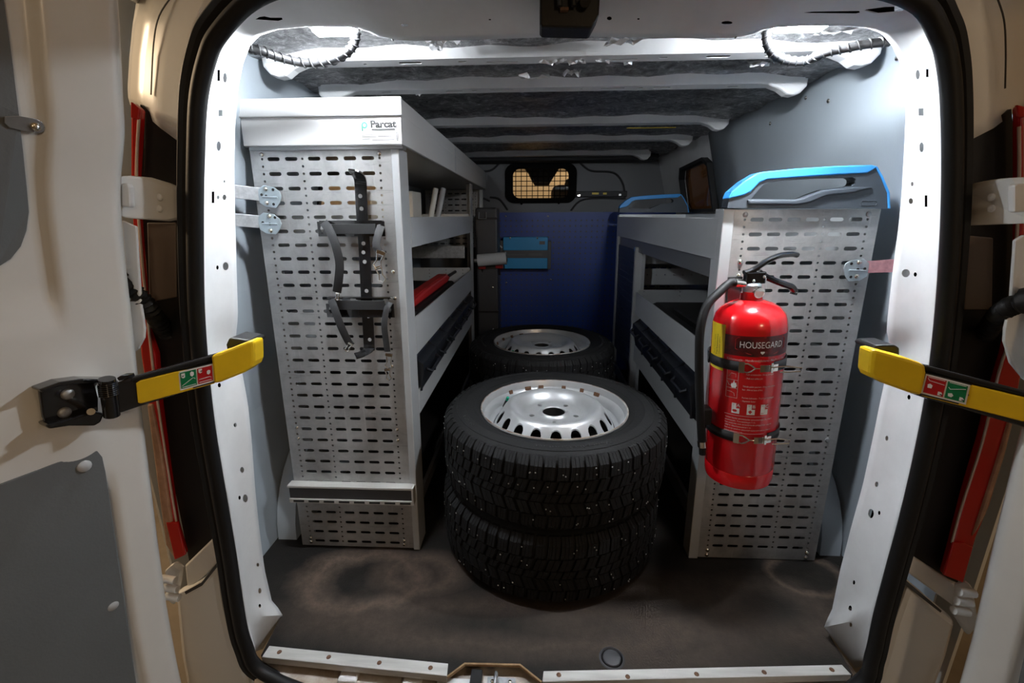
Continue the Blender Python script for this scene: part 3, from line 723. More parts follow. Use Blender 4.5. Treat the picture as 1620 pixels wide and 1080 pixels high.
tail_light(-1); tail_light(1)

# ================================================================== OPEN REAR DOORS
class Door:
    def __init__(s, side, edge):
        s.side = side; s.d = Vector((side*.41, -.91, 0)).normalized(); s.n = Vector((-side*.91, -.41, 0)).normalized()
        pts = sorted([(atY(u, v, .70).z, atY(u, v, .70).x) for u, v in edge])
        s.zs = [p[0] for p in pts]; s.xs = [p[1] for p in pts]
        # extrapolate
        s.hx = lambda z: interp(z, s.zs, s.xs) if s.zs[0] <= z <= s.zs[-1] else (s.xs[0]+(z-s.zs[0])*.02*side*-1 if z < s.zs[0] else s.xs[-1]-(z-s.zs[-1])*.25*side)
    def P(s, t, z, off=0.): return Vector((s.hx(z), .70, z))+s.d*t+s.n*off
    def px(s, u, v, off=0.):
        z = .6; r = Vector(ray(u, v)); C = Vector(CAM)
        for _ in range(30):
            h = Vector((s.hx(z), .70, z))+s.n*off; k = s.n.dot(h-C)/s.n.dot(r); p = C+r*k; z = .5*z+.5*max(-.4, min(1.6, p.z))
        return C+r*(s.n.dot(Vector((s.hx(p.z), .70, p.z))+s.n*off-C)/s.n.dot(r))
    def st(s, u, v):
        p = s.px(u, v); return (p-Vector((s.hx(p.z), .70, p.z))).dot(s.d), p.z
def build_door(side):
    L = side < 0
    edge = [(193, -10), (197, 60), (201, 150), (205, 205), (196, 290), (198, 345), (206, 430), (216, 520), (224, 600), (234, 690), (245, 780), (256, 870), (268, 960), (282, 1040), (290, 1080)] if L else [(1720, 200), (1697, 330), (1652, 520), (1606, 700), (1570, 850), (1532, 1020), (1513, 1090)]
    D = Door(side, edge)
    d = thing('door_1' if L else 'door_2', D.P(.3, -.3), None, None, kind='structure')
    zs = np.linspace(-.34, 1.42, 70); ss = np.concatenate([np.linspace(0, .03, 6), np.linspace(.035, .17, 28), np.linspace(.19, .60, 14)])
    def off(t, z):
        o = -.012*max(0, 1-t/.012)**2                     # rolled hinge edge
        # upper window recess and lower panel recess, with a waist band between them
        def box(t, z, t0, z0, z1, soft=.018):
            a = min(1, max(0, (t-t0)/soft)); b = min(1, max(0, (z-z0)/soft)); c = min(1, max(0, (z1-z)/soft))
            f = min(a, b, c); return f*f*(3-2*f)
        o -= .014*box(t, z, .082, .86, 1.6)
        o -= .012*box(t, z, .052, -.5, .575)
        o += .016*math.exp(-((t-.095)/.045)**2-((z-.71)/.07)**2)
        return o
    rows = [[D.P(t, z, off(t, z)) for t in ss] for z in zs]
    MB().grid(rows).build('door_inner_skin', 'white_paint', d, smooth=True)
    MB().grid([[D.P(t, z, -.075+.02*(t/.6)) for t in (0, .3, .6)] for z in np.linspace(-.34, 1.42, 20)]).build('door_outer_skin', 'white_paint', d, smooth=True)
    MB().grid([[D.P(0, z, off(0, z)), D.P(-.006, z, -.025), D.P(-.004, z, -.055), D.P(0, z, -.075)] for z in zs]).build('door_edge', 'white_paint', d, smooth=True)
    MB().grid([[D.P(.60, z, off(.6, z)), D.P(.60, z, -.055)] for z in zs]).build('door_edge', 'white_paint', d)
    return D, d
DL, dl = build_door(-1)
DR, dr = build_door(1)
def door_details():
    def poly(D, pts, off, thick): return MB().prism([D.px(u, v, off) for u, v in pts], -D.n*thick)
    # left door upper blanking panel and lower trim panel
    up = [(8, -30), (18, 40), (27, 110), (35, 180), (42, 240), (48, 300), (51, 335), (47, 365), (38, 390), (22, 410), (0, 424)]
    UP = [DL.st(u, v) for u, v in up]+[(.30, .872), (.50, .872), (.54, .92), (.54, 1.33), (.50, 1.36)]
    sheet = lambda D, pts, off, th: MB().prism([D.P(t, z, off) for t, z in pts], -D.n*th)
    sheet(DL, UP, -.0095, .003).build('window_panel', 'panel_grey', dl, bevel=.001)
    lo = [(0, 765), (60, 742), (110, 721), (140, 710), (152, 712), (160, 722), (165, 745), (172, 790), (181, 850), (192, 920), (203, 1000), (214, 1080), (224, 1150)]
    LO = [DL.st(u, v) for u, v in lo]+[(.50, DL.st(*lo[-1])[1]), (.54, -.10), (.54, .48), (.50, .53), (.30, .545)]
    sheet(DL, LO, .0045, .006).build('trim_panel', 'panel_grey', dl, bevel=.001)
    for u, v in ((133, 737), (178, 957)):
        MB().dome(DL.px(u, v, .0045), DL.n, .0100, .005, 14).build('clip', 'tube_grey', dl, smooth=True)
    tab = [(7, 184), (30, 183), (58, 188), (67, 193), (71, 201), (69, 208), (62, 211), (40, 208), (15, 202), (7, 194)]
    poly(DL, tab, -.004, .002).build('window_clip', 'alu_dark', dl, bevel=.0006)
    MB().dome(DL.px(56, 200, -.003), DL.n, .0055, .003, 12).build('clip_screw', 'chrome', dl, smooth=True)
    # the right door carries the same panels, mirrored
    sheet(DR, UP, -.0095, .003).build('window_panel', 'panel_grey', dr, bevel=.001)
    sheet(DR, LO, .0045, .006).build('trim_panel', 'panel_grey', dr, bevel=.001)
    for u, v in ((133, 737), (178, 957)):
        MB().dome(DR.P(*DL.st(u, v), .0045), DR.n, .0100, .005, 14).build('clip', 'tube_grey', dr, smooth=True)
    # plastic flap on the hinge edge
    fp = [(192, 348), (208, 356), (214, 358), (218, 420), (222, 480), (228, 520), (227, 535), (218, 552), (208, 560), (203, 470)]
    pxsheet('edge_flap', 'white_inner', fp, lambda u, v: .735, dl, .006, bevel=.002)
    fp = [(1620, 372), (1607, 380), (1600, 480), (1591, 520), (1590, 540), (1600, 575), (1622, 602), (1640, 600), (1640, 370)]
    pxsheet('edge_flap', 'white_inner', fp, lambda u, v: .735, dr, .006, bevel=.002)
    fp = [(186, 205), (206, 205), (205, 262), (200, 268), (188, 266)]
door_details()

def hinge(side, low, door):
    L = side < 0
    if not low:
        q = [(188, 276), (232, 280), (262, 289), (288, 300), (292, 345), (262, 350), (190, 345)] if L else [(1528, 303), (1560, 287), (1600, 281), (1640, 279), (1640, 353), (1530, 357)]
    else:
        q = [(258, 905), (272, 892), (285, 902), (282, 925), (272, 962), (262, 950)] if L else [(1518, 930), (1540, 925), (1545, 945), (1552, 990), (1535, 1010), (1515, 980)]
    yf = (lambda u, v: lerp(.72, .80, min(1, max(0, (u-190)/100)))) if L else (lambda u, v: lerp(.80, .72, min(1, max(0, (u-1520)/100))))
    h = pxsheet('hinge_arm', 'white_paint', q, yf, door, .018, bevel=.008)
    if not low:
        w = [(190, 290), (200, 289), (203, 296), (205, 328), (190, 327)] if L else [(1606, 292), (1616, 290), (1630, 290), (1630, 335), (1606, 336)]
        pxsheet('hinge_pad', 'white_inner', w, lambda u, v: .715, h, .012, bevel=.003)
        for v in (300, 318):
            c = atY(252 if L else 1568, v+12, .768 if L else .761); MB().dome(c, (0, -1, 0), .006).build('bolt', 'white_paint', h, smooth=True)
    else:
        for k in range(3):
            a = atY(*(q[0] if L else q[1]), .75)+Vector(((.012 if L else -.012), -.004, -.012-.022*k))
            MB().cyl(a+Vector((-.014, 0, 0)), a+Vector((.014, 0, -.004)), .008, 10).build('knuckle', 'white_paint', h, smooth=True)
for sd, dd in ((-1, dl), (1, dr)):
    for lw in (False, True): hinge(sd, lw, dd)

# cable gaiters between doors and body
def gaiter(pts, lab):
    P = smooth_path(pts, 14); r = [.0135+.0022*math.sin(i*1.9) if 6 < i else .017 for i in range(len(P))]
    g = thing('cable_gaiter', pts[0], lab, 'cable sleeve', 'door cable sleeves')
    MB().tube(P, r, 14).build('bellows', 'rubber', g, smooth=True)
    MB().cyl(P[0], P[0]+(P[0]-P[4]).normalized()*.012, .022, 14).build('collar', 'rubber', g, smooth=True)
gaiter([atY(196, 446, .74), atY(220, 468, .745), atY(240, 492, .765), atY(258, 520, .815), atY(272, 532, .84)], 'black corrugated cable sleeve beside the left door edge')
gaiter([atY(1622, 478, .715), atY(1600, 484, .73), atY(1578, 500, .765), atY(1562, 524, .815), atY(1556, 534, .84)], 'black corrugated cable sleeve beside the right door edge')

# ================================================================== YELLOW DOOR CHECK STRAPS
def strap(side):
    L = side < 0
    yl = (lambda u: lerp(.605, .772, min(1.1, max(-.6, (u-150)/250)))) if L else (lambda u: lerp(.775, .68, min(1.3, max(-.1, (u-1380)/240))))
    A = lambda u, v, o=0.: atY(u, v, yl(u)+o)
    t = thing('check_strap', A(335, 600) if L else A(1460, 600), 'yellow door check strap bolted to the left rear door' if L else 'yellow door check strap running off to the right rear door', 'door strap', 'door check straps')
    if L:
        arm = [(176, 608), (205, 597), (335, 561), (352, 556), (352, 602), (300, 618), (215, 645), (186, 655), (176, 650)]
        sleeve = [(333, 562), (350, 557), (392, 540), (399, 539), (401, 545), (402, 572), (399, 580), (385, 590), (345, 606), (339, 608), (337, 604)]
        cover = [(214, 606), (220, 602), (335, 574), (339, 607), (222, 639), (217, 637)]
        st = [(282, 588), (337, 575), (339, 603), (285, 618)]
        top = [(205, 598), (334, 562), (335, 572), (206, 606)]
    else:
        arm = [(1440, 572), (1467, 578), (1640, 624), (1640, 682), (1460, 629), (1440, 622)]
        sleeve = [(1380, 553), (1388, 554), (1440, 568), (1465, 577), (1467, 590), (1459, 627), (1440, 622), (1396, 606), (1380, 598), (1376, 590), (1378, 566)]
        cover = [(1467, 592), (1640, 633), (1640, 668), (1618, 667), (1460, 627)]
        st = [(1465, 591), (1535, 609), (1528, 640), (1457, 622)]
        top = [(1466, 578), (1640, 623), (1640, 632), (1467, 588)]
    MB().prism([A(u, v) for u, v in arm], (0, .016, 0)).build('arm', 'black_gloss', t, bevel=.003)
    MB().prism([A(u, v, -.004) for u, v in top], (0, .01, 0)).build('arm_rib', 'black_plastic', t, bevel=.003)
    MB().prism([A(u, v, -.008) for u, v in sleeve], (0, .034, 0)).build('grip', 'yellow_plastic', t, bevel=.005)
    MB().prism([A(u, v, -.004) for u, v in cover], (0, .006, 0)).build('cover', 'yellow_plastic', t, bevel=.0022)
    def S(a, b, o=-.0062):                    # a,b in 0..1 across the sticker
        p = [A(u, v, o) for u, v in st]
        return lerp(lerp(p[0], p[1], a), lerp(p[3], p[2], a), b)
    def q(a0, a1, b0, b1, m, nm, o, par): return MB().prism([S(a0, b0, o), S(a1, b0, o), S(a1, b1, o), S(a0, b1, o)], (0, .0004, 0)).build(nm, m, par)
    sk = q(-.03, 1.03, -.07, 1.07, 'ink_black', 'sticker', -.0052, t)
    q(0, 1, 0, 1, 'ink_white', 'sticker_border', -.0058, sk)
    cols = ('ink_green', 'ink_red') if L else ('ink_red', 'ink_green')
    q(.04, .485, .08, .92, cols[0], 'sticker_field', -.0063, sk); q(.525, .96, .08, .92, cols[1], 'sticker_field', -.0063, sk)
    def line(pts, w=.0005): MB().tube([S(a, b, -.0068) for a, b in pts], w, 4).build('pictogram', 'ink_white', sk)
    def blob(pts, o=-.0068): MB().prism([S(a, b, o) for a, b in pts], (0, .0003, 0)).build('pictogram', 'ink_white', sk)
    if L:
        line([(.07, .86), (.46, .86)]); line([(.07, .78), (.38, .5), (.43, .52), (.45, .58)])
        line([(.56, .84), (.93, .84)]); line([(.56, .68), (.88, .66), (.92, .72)])
        blob([(.07, .14), (.17, .14), (.17, .36), (.12, .40), (.07, .34)]); blob([(.56, .12), (.66, .12), (.66, .32), (.61, .36), (.56, .30)])
        blob([(.32, .2), (.36, .14), (.42, .2), (.42, .34), (.37, .42), (.32, .34)]); blob([(.80, .34), (.84, .28), (.90, .32), (.90, .46), (.85, .54), (.80, .48)])
    else:
        line([(.07, .12), (.46, .12)]); line([(.07, .18), (.12, .28), (.46, .32)])
        line([(.56, .12), (.93, .12)]); line([(.56, .36), (.60, .44), (.93, .26)])
        blob([(.10, .48), (.15, .42), (.21, .48), (.20, .64), (.11, .64)]); blob([(.36, .70), (.43, .70), (.46, .78), (.44, .88), (.36, .88)])
        blob([(.58, .66), (.66, .62), (.70, .72), (.66, .82), (.59, .80)]); blob([(.84, .70), (.90, .70), (.94, .78), (.92, .88), (.84, .88)])
    for (a, b) in (((.09, .26), (.62, .23)) if L else ((.41, .80), (.89, .80))):
        MB().prism([S(a, b, -.0074), S(a+.05, b, -.0074), S(a+.05, b+.05, -.0074), S(a, b+.05, -.0074)], (0, .0003, 0)).build('pictogram', 'ink_black', sk)
    # catch behind the grip on the pillar
    if L:
        MB().prism([A(u, v, .02) for u, v in ((357, 545), (362, 534), (392, 538), (398, 542), (390, 552), (360, 560))], (0, .05, 0)).build('pillar_catch', 'black_plastic', t, bevel=.003)
    else:
        MB().prism([A(u, v, .02) for u, v in ((1380, 552), (1386, 546), (1415, 545), (1424, 550), (1424, 572), (1395, 560))], (0, .05, 0)).build('pillar_catch', 'black_plastic', t, bevel=.003)
    if L:
        # bracket bolted on the door
        B = lambda u, v, o=0.: DL.px(u, v, o)
        br = MB().prism([B(u, v, .022) for u, v in ((62, 616), (95, 608), (130, 603), (150, 606), (156, 630), (156, 656), (140, 668), (76, 677), (68, 660))], -DL.n*.008)
        bo = br.build('door_bracket', 'black_gloss', t, bevel=.002)
        MB().prism([B(u, v, .034) for u, v in ((62, 616), (95, 604), (130, 599), (175, 600), (176, 606), (130, 607), (95, 611), (66, 621))], -DL.n*.03).build('bracket_flange', 'black_gloss', t, bevel=.002)
        MB().prism([B(u, v, .036) for u, v in ((72, 672), (120, 660), (150, 650), (166, 654), (160, 668), (150, 674), (110, 674), (78, 679))], -DL.n*.03).build('bracket_flange', 'black_gloss', t, bevel=.003)
        for u, v in ((107, 623), (102, 652)):
            c = B(u, v, .022); MB().dome(c, DL.n, .0085, .0045, 14).build('bolt', 'zinc_strap', bo, smooth=True)
        a, b_ = A(169, 599, -.003), A(177, 657, -.003)
        MB().cyl(a, b_, .0105, 14).build('pivot_pin', 'black_gloss', t, smooth=True)
        for k in range(7):
            c = lerp(a, b_, .12+.05*k); MB().tube([c+Vector((math.cos(w)*.0115, math.sin(w)*.0115, 0)) for w in np.linspace(0, 2*math.pi, 13)[:-1]], .0012, 5, closed=True).build('spring_coil', 'black_gloss', t, smooth=True)
        MB().prism([A(u, v) for u, v in ((184, 598), (190, 594), (202, 593), (204, 598), (188, 603))], (0, .012, 0)).build('stop_tab', 'black_gloss', t, bevel=.001)
        MB().cyl(A(144, 651, -.02), A(144, 651, .01), .005, 10).build('stop_pin', 'chrome', t, smooth=True)
strap(-1); strap(1)
def right_strap_bracket():
    t = [o for o in COL.objects if o.name.startswith('check_strap') and o.location.x > 0][0]
    m = lambda pts, off, th: MB().prism([DR.P(*DL.st(u, v), off) for u, v in pts], -DR.n*th)
    bo = m([(62, 616), (95, 608), (130, 603), (150, 606), (156, 630), (156, 656), (140, 668), (76, 677), (68, 660)], .022, .008).build('door_bracket', 'black_gloss', t, bevel=.002)
    m([(72, 672), (120, 660), (150, 650), (166, 654), (160, 668), (150, 674), (110, 674), (78, 679)], .036, .03).build('bracket_flange', 'black_gloss', t, bevel=.003)
    for u, v in ((107, 623), (102, 652)): MB().dome(DR.P(*DL.st(u, v), .022), DR.n, .0085, .0045, 14).build('bolt', 'zinc_strap', bo, smooth=True)
    a = atY(1636, 652, .674); b = DR.P(*DL.st(140, 640), .020)
    MB().tube([a, b], .008, 8, rb=.016, up=(0, -1, .0)).build('arm_link', 'black_gloss', t)
right_strap_bracket()

# ================================================================== RACKS
KL, KR = .0134, -.0134
PITCH = .0349
def lx(x, z): return x+KL*z
def rx(x, z): return x+KR*z
def perforated(x0, x1, z0, z1, slots, dots, ztop, y, mirror=1, thick=.002, nrow=40):
    holes = []
    for k in range(nrow):
        z = ztop-PITCH*k
        if z < z0+.012: break
        for c in slots: holes.append(slot(c, z, .0315, .0092))
        for c in dots:
            if z+PITCH/2 < z1-.004 and k > 0: holes.append(circ(c, z+PITCH/2, .0031, 8))
            holes.append(circ(c, z, .0031, 8))
    return curve_fill([rect(x0, x1, z0, z1)]+holes, thick).map(lambda x, yy, z: (x, y+z, yy))
LS = [-.724, -.679, -.621, -.576, -.531, -.486]; LD = [-.753, -.651, -.457]
RS = [.496, .540, .584, .628, .685, .729]; RD = [.467, .656, .757]
XL0, XL1, XR0, XR1 = -.782, -.408, .413, .784
YF = 1.18

def left_rack():
    t = thing('shelving_rack', (-.6, 1.9, 0), 'tall aluminium shelving rack with white top tray along the left wall', 'shelving')
    perforated(XL0, -.425, .004, 1.160, LS, LD, 1.138, YF).lean(KL).build('end_plate', 'alu_plate', t)
    MB().box(-.427, XL1, YF-.004, YF+.075, 0, 1.16).lean(KL).build('post', 'alu_lip', t, bevel=.002)
    MB().box(XL0, XL0+.02, YF+.004, YF+.05, 0, 1.16).lean(KL).build('post', 'alu_lip', t, bevel=.002)
    # middle posts with their adjustment holes
    hol = [circ(2.46, z, .0032, 6) for z in np.arange(.1, 1.14, .0349)]
    curve_fill([rect(2.435, 2.53, 0, 1.16)]+hol, .002).map(lambda x, y, z: (XL1+z, x, y)).lean(KL).build('post', 'alu_lip', t)
    MB().box(XL1-.03, XL1-.002, 2.52, 2.533, 0, 1.16).lean(KL).build('post_flange', 'alu_lip', t)
    MB().box(XL0, XL0+.03, 2.44, 2.52, 0, 1.16).lean(KL).build('post', 'alu_lip', t)
    MB().box(XL1-.02, XL1, 3.02, 3.05, .0, 1.16).lean(KL).build('post', 'alu_lip', t)
    perforated(XL0, XL1, .80, 1.16, LS, LD, 1.138, 3.05).lean(KL).build('end_plate', 'alu_plate', t)
    perforated(XL0, XL1-.03, .60, 1.16, LS[:3], LD[:2], 1.138, 2.53).lean(KL).build('divider_plate', 'alu_plate', t) if False else None
    # shelves: floor, front lip, back lip, end lips
    for z0, z1 in ((.917, .998), (.612, .722), (.425, .502)):
        s = MB().box(XL0+.004, XL1-.003, 1.24, 2.46, z0, z0+.003).lean(KL).build('shelf_tray', 'alu_dark', t)
        MB().box(XL1-.004, XL1+.001, 1.255, 2.452, z0, z1).lean(KL).build('shelf_lip', 'alu_lip', s, bevel=.001)
        MB().box(XL0+.002, XL0+.006, 1.24, 2.46, z0, z1+.01).lean(KL).build('shelf_back', 'alu_lip', s)
        dots = [circ(x, z, .003, 6) for x in np.arange(XL0+.06, XL1-.02, .09) for z in np.arange(z0+.02, z1+.008, .018)]
        curve_fill([rect(XL0+.005, XL1-.006, z0, z1+.012)]+dots, .002).map(lambda x, y, z: (x, 2.43+z, y)).lean(KL).build('shelf_end', 'alu_lip', s)
    MB().box(XL1-.012, XL1, 1.25, 2.46, .13, .17).lean(KL).build('bottom_rail', 'alu_dark', t, bevel=.002)
    MB().box(XL1-.012, XL1, 2.53, 3.02, .13, .17).lean(KL).build('bottom_rail', 'alu_dark', t, bevel=.002)
    # back cladding strips
    for z0, z1 in ((.74, .80), (.83, .85), (.52, .56)): MB().box(XL0+.006, XL0+.01, 1.25, 2.5, z0, z1).lean(KL).build('back_strip', 'zinc_strap', t)
    MB().box(XL0+.03, XL1-.03, 2.415, 2.425, .785, .850).lean(KL).build('divider_rail', 'zinc_strap', t, bevel=.002)
    # white top tray
    x0, x1, y0, y1 = -.796, -.393, 1.160, 3.09
    tr = MB()
    tr.box(x0+.012, x1, y0, y0+.003, 1.166, 1.232); tr.box(x1-.003, x1, y0, y1, 1.166, 1.232); tr.box(x0+.012, x0+.015, y0, y1, 1.166, 1.232); tr.box(x0+.012, x1, y1-.003, y1, 1.166, 1.232)
    to = tr.lean(KL).build('top_tray', 'alu_tray', t, bevel=.0015)
    rim = MB(); rim.box(x0, x1+.004, y0-.008, y0+.004, 1.228, 1.268); rim.box(x1-.006, x1+.0005, y0-.008, y1, 1.228, 1.268); rim.box(x0, x0+.012, y0-.008, y1, 1.228, 1.268)
    rim.lean(KL).build('tray_rim', 'alu_tray', to, bevel=.003)
    MB().box(x0+.014, x1-.002, y0+.002, y1-.002, 1.164, 1.168).lean(KL).build('tray_floor', 'alu_dark', to)
    MB().box(x1-.001, x1+.0015, 1.905, 1.917, 1.167, 1.266).lean(KL).build('tray_joint', 'alu_lip', to)
    MB().box(x0+.02, x1-.002, YF-.012, YF+.02, 1.157, 1.164).lean(KL).build('tray_support', 'alu_dark', t)
    # sticker on the tray front
    def sx(u, v, o): p = atY(u, v, y0-.0006-o); return p
    q = [sx(u, v, 0) for u, v in ((571, 188), (634, 184), (634, 225), (571, 226))]
    stk = MB().prism(q, (0, .0004, 0)).build('sticker', 'ink_white', to)
    c = sx(606, 196.5, .0006); tx = text_mb('Parcat', .024, width=.062, bold=.0011)
    tx.map(lambda x, y, z: (c.x+x, c.y, c.z+y*.9)).build('lettering', 'ink_black', stk)
    c2 = sx(576.5, 198, .0006); k = MB().lathe([(.0035, 0), (.0075, 0)], 20); k.map(lambda x, y, z: (c2.x+x, c2.y, c2.z-y)); k.box(c2.x-.0075, c2.x-.004, c2.y-.0002, c2.y, c2.z-.013, c2.z)
    k.build('logo_mark', 'ink_teal', stk)
    ln = MB()
    for (u0, u1, v, h) in ((588, 625, 205, .0022), (573, 590, 214, .0006), (573, 596, 216.5, .0006), (598, 623, 215.3, .0007), (573, 586, 220, .0006), (589, 624, 221.3, .0006), (600, 618, 211, .0006)):
        a, b = sx(u0, v, .0006), sx(u1, v, .0006); ln.box(a.x, b.x, a.y-.0001, a.y, a.z-h, a.z+h)
    ln.build('small_print', 'ink_grey', stk)
    a, b = sx(625.5, 190, .0006), sx(630.5, 222, .0006)
    fr = MB()
    for x0_, x1_, z0_, z1_ in ((a.x, a.x+.0012, b.z, a.z), (b.x-.0012, b.x, b.z, a.z), (a.x, b.x, b.z, b.z+.0012), (a.x, b.x, a.z-.0012, a.z)): fr.box(x0_, x1_, a.y-.0001, a.y, z0_, z1_)
    fr.build('sticker_frame', 'ink_grey', stk)
    vt = text_mb('PARCAT SYSTEM', .0055, width=.044); mx, mz = (a.x+b.x)/2, (a.z+b.z)/2
    vt.map(lambda x, y, z: (mx-y, a.y, mz+x)).build('lettering', 'ink_grey', stk)
    # screws on the end plate
    for x, z in ((-.753, 1.148), (-.457, 1.148), (-.753, .408), (-.753, .374), (-.457, .408), (-.457, .374), (-.753, .030), (-.753, .016), (-.457, .030), (-.457, .016), (-.46, .60), (-.44, .86), (-.44, .79)):
        MB().dome((lx(x, z), YF-.001, z), (0, -1, 0), .0058).build('screw', 'chrome', t, smooth=True)
    # fold-out ledge profile
    lg = MB().box(-.789, -.416, YF-.030, YF-.001, .226, .234).lean(KL).build('ledge', 'sill_alu', t, bevel=.002)
    MB().box(-.787, -.418, YF-.024, YF-.001, .188, .226).lean(KL).build('ledge_face', 'device_dark', lg, bevel=.001)
    MB().box(-.789, -.416, YF-.028, YF-.001, .174, .189).lean(KL).build('ledge_foot', 'sill_alu', lg, bevel=.002)
    for k in range(8):
        x = -.775+.046*k; MB().box(x, x+.032, YF-.0295, YF-.027, .179, .185).lean(KL).build('ledge_slot', 'ink_black', lg)
    MB().box(-.418, -.412, YF-.028, YF-.001, .176, .232).lean(KL).build('ledge_cap', 'sill_alu', lg, bevel=.001)
left_rack()

def right_rack():
    t = thing('shelving_rack', (.6, 1.9, 0), 'low aluminium shelving rack with blue carry handle along the right wall', 'shelving')
    perforated(.438, XR1, .004, 1.012, RS, RD, .988, YF).lean(KR).build('end_plate', 'alu_plate', t)
    MB().box(XR0, .440, YF-.004, YF+.05, 0, 1.014).lean(KR).build('post', 'alu_lip', t, bevel=.002)
    MB().box(XR1-.02, XR1, YF+.004, YF+.05, 0, 1.01).lean(KR).build('post', 'alu_lip', t, bevel=.002)
    hol = [circ(2.105, z, .0032, 6) for z in np.arange(.1, .80, .0349)]
    curve_fill([rect(2.07, 2.135, 0, .84)]+hol, .002).map(lambda x, y, z: (XR0+.03+z, x, y)).lean(KR).build('post', 'alu_lip', t)
    MB().box(XR0-.002, XR0+.03, 2.125, 2.155, 0.1, .86).lean(KR).build('post', 'alu_lip', t, bevel=.003)
    MB().box(XR1-.03, XR1, 2.06, 2.14, 0, .85).lean(KR).build('post', 'alu_lip', t, bevel=.002)
    MB().box(XR0-.002, XR0+.02, 2.60, 2.64, 0, 1.0).lean(KR).build('post', 'alu_lip', t, bevel=.003)
    perforated(.43, XR1, .3, 1.0, RS, RD, .988, 2.65).lean(KR).build('end_plate', 'alu_plate', t)
    # perforated side panel at the far bay
    hol = [rect(y, y+.010, z, z+.006) for y in np.arange(2.19, 2.58, .032) for z in np.arange(.30, .81, .032)]
    curve_fill([rect(2.165, 2.60, .26, .845)]+hol, .003).map(lambda x, y, z: (XR0+.006+z, x, y)).lean(KR).build('pegboard_panel', 'dark_perforated', t)
    MB().box(XR0-.002, XR0+.004, 2.155, 2.165, .84, .858).lean(KR).build('post_cap', 'handle_blue', t)
    for (z0, z1, y1) in ((.890, .992, 2.64), (.563, .664, 2.075), (.345, .425, 2.06)):
        s = MB().box(XR0+.003, XR1-.004, 1.235, y1+.02, z0, z0+.003).lean(KR).build('shelf_tray', 'alu_dark', t)
        MB().box(XR0-.001, XR0+.004, 1.20 if z0 > .8 else 1.225, y1, z0, z1).lean(KR).build('shelf_lip', 'alu_lip', s, bevel=.001)
        MB().box(XR1-.006, XR1-.002, 1.24, y1, z0, z1+.012).lean(KR).build('shelf_back', 'alu_lip', s)
        dots = [circ(x, z, .003, 6) for x in (XR0+.03, XR0+.19, XR0+.35) for z in np.arange(z0+.015, z1+.008, .018)]
        curve_fill([rect(XR0+.006, XR1-.006, z0, z1+.012)]+dots, .002).map(lambda x, y, z, yy=y1: (x, yy-.012+z, y)).lean(KR).build('shelf_end', 'alu_lip', s)
    MB().box(XR0+.010, XR0+.016, 1.20, 2.62, .838, .890).lean(KR).build('under_rail', 'alu_dark', t, bevel=.001)
    MB().box(XR0, XR0+.012, 1.23, 2.60, .12, .17).lean(KR).build('bottom_rail', 'alu_dark', t, bevel=.002)
    # perforated back cladding seen through the bay
    dots = [circ(y, z, .004, 6) for y in np.arange(1.30, 2.05, .045) for z in (.735, .80)]
    curve_fill([rect(1.24, 2.62, .700, .752)]+[d for d in dots if d[0][1] < .76], .002).map(lambda x, y, z: (XR1-.012+z, x, y)).lean(KR).build('back_strip', 'alu_lip', t)
    curve_fill([rect(1.24, 2.62, .775, .850)]+[d for d in dots if d[0][1] > .76], .002).map(lambda x, y, z: (XR1-.012+z, x, y)).lean(KR).build('back_strip', 'alu_lip', t)
    for x, z, b in ((.467, 1.0, 0), (.757, 1.0, 0), (.467, .886, 1), (.467, .852, 1), (.467, .03, 1), (.467, .013, 1), (.757, .03, 1), (.757, .013, 1), (.757, .40, 0)):
        MB().dome((rx(x, z), YF-.001, z), (0, -1, 0), .0066, .003 if not b else .005, 12).build('screw', 'chrome' if b else 'zinc_strap', t, smooth=True)
    # divider seen through the near bay
    for z0, z1, zd in ((.690, .764, .735), (.786, .886, .86)):
        curve_fill([rect(.44, XR1-.03, z0, z1)]+[circ(x, zd, .004, 6) for x in np.arange(.47, XR1-.04, .040)], .002).map(lambda x, y, z: (x, 2.128+z, y)).lean(KR).build('divider_strip', 'alu_lip', t)
    # moulded handle caps
    for dy, full in ((0, 1), (1.455, 0)):
        Q = lambda u, v, o=0.: atY(u, v, YF)+Vector((0, dy+o, 0))
        out = [(1146, 329), (1149, 314), (1152, 304), (1172, 287), (1192, 275), (1200, 273), (1250, 268), (1310, 264), (1370, 262), (1377, 264), (1386, 280), (1396, 305), (1398, 322), (1397, 330)]
        hol = [(1183, 315), (1201, 294), (1208, 290), (1240, 285), (1290, 282), (1341, 281), (1347, 284), (1346, 292), (1340, 295), (1300, 300), (1280, 307), (1258, 316), (1252, 316)]
        mb = curve_fill([[(u, -v) for u, v in out], [(u, -v) for u, v in hol]], .034)
        mb.map(lambda u, v, z: Q(u, -v, z))
        h = mb.build('handle', 'handle_plastic', t, bevel=.004)
        rimo = [(1147, 315), (1152, 304), (1172, 287), (1192, 275), (1200, 273), (1250, 268), (1310, 264), (1370, 262), (1377, 264), (1375, 268), (1363, 275), (1310, 278), (1250, 282), (1207, 285), (1195, 290), (1182, 304), (1172, 309), (1160, 312)]
        MB().prism([Q(u, v, -.021) for u, v in rimo], (0, .042, 0)).build('handle_trim', 'handle_blue', h, bevel=.003)
        edge = [(1374, 263), (1379, 265), (1388, 281), (1398, 305), (1399, 330), (1396, 330), (1395, 306), (1385, 282)]
        MB().prism([Q(u, v, -.020) for u, v in edge], (0, .042, 0)).build('handle_trim', 'handle_blue', h, bevel=.001)
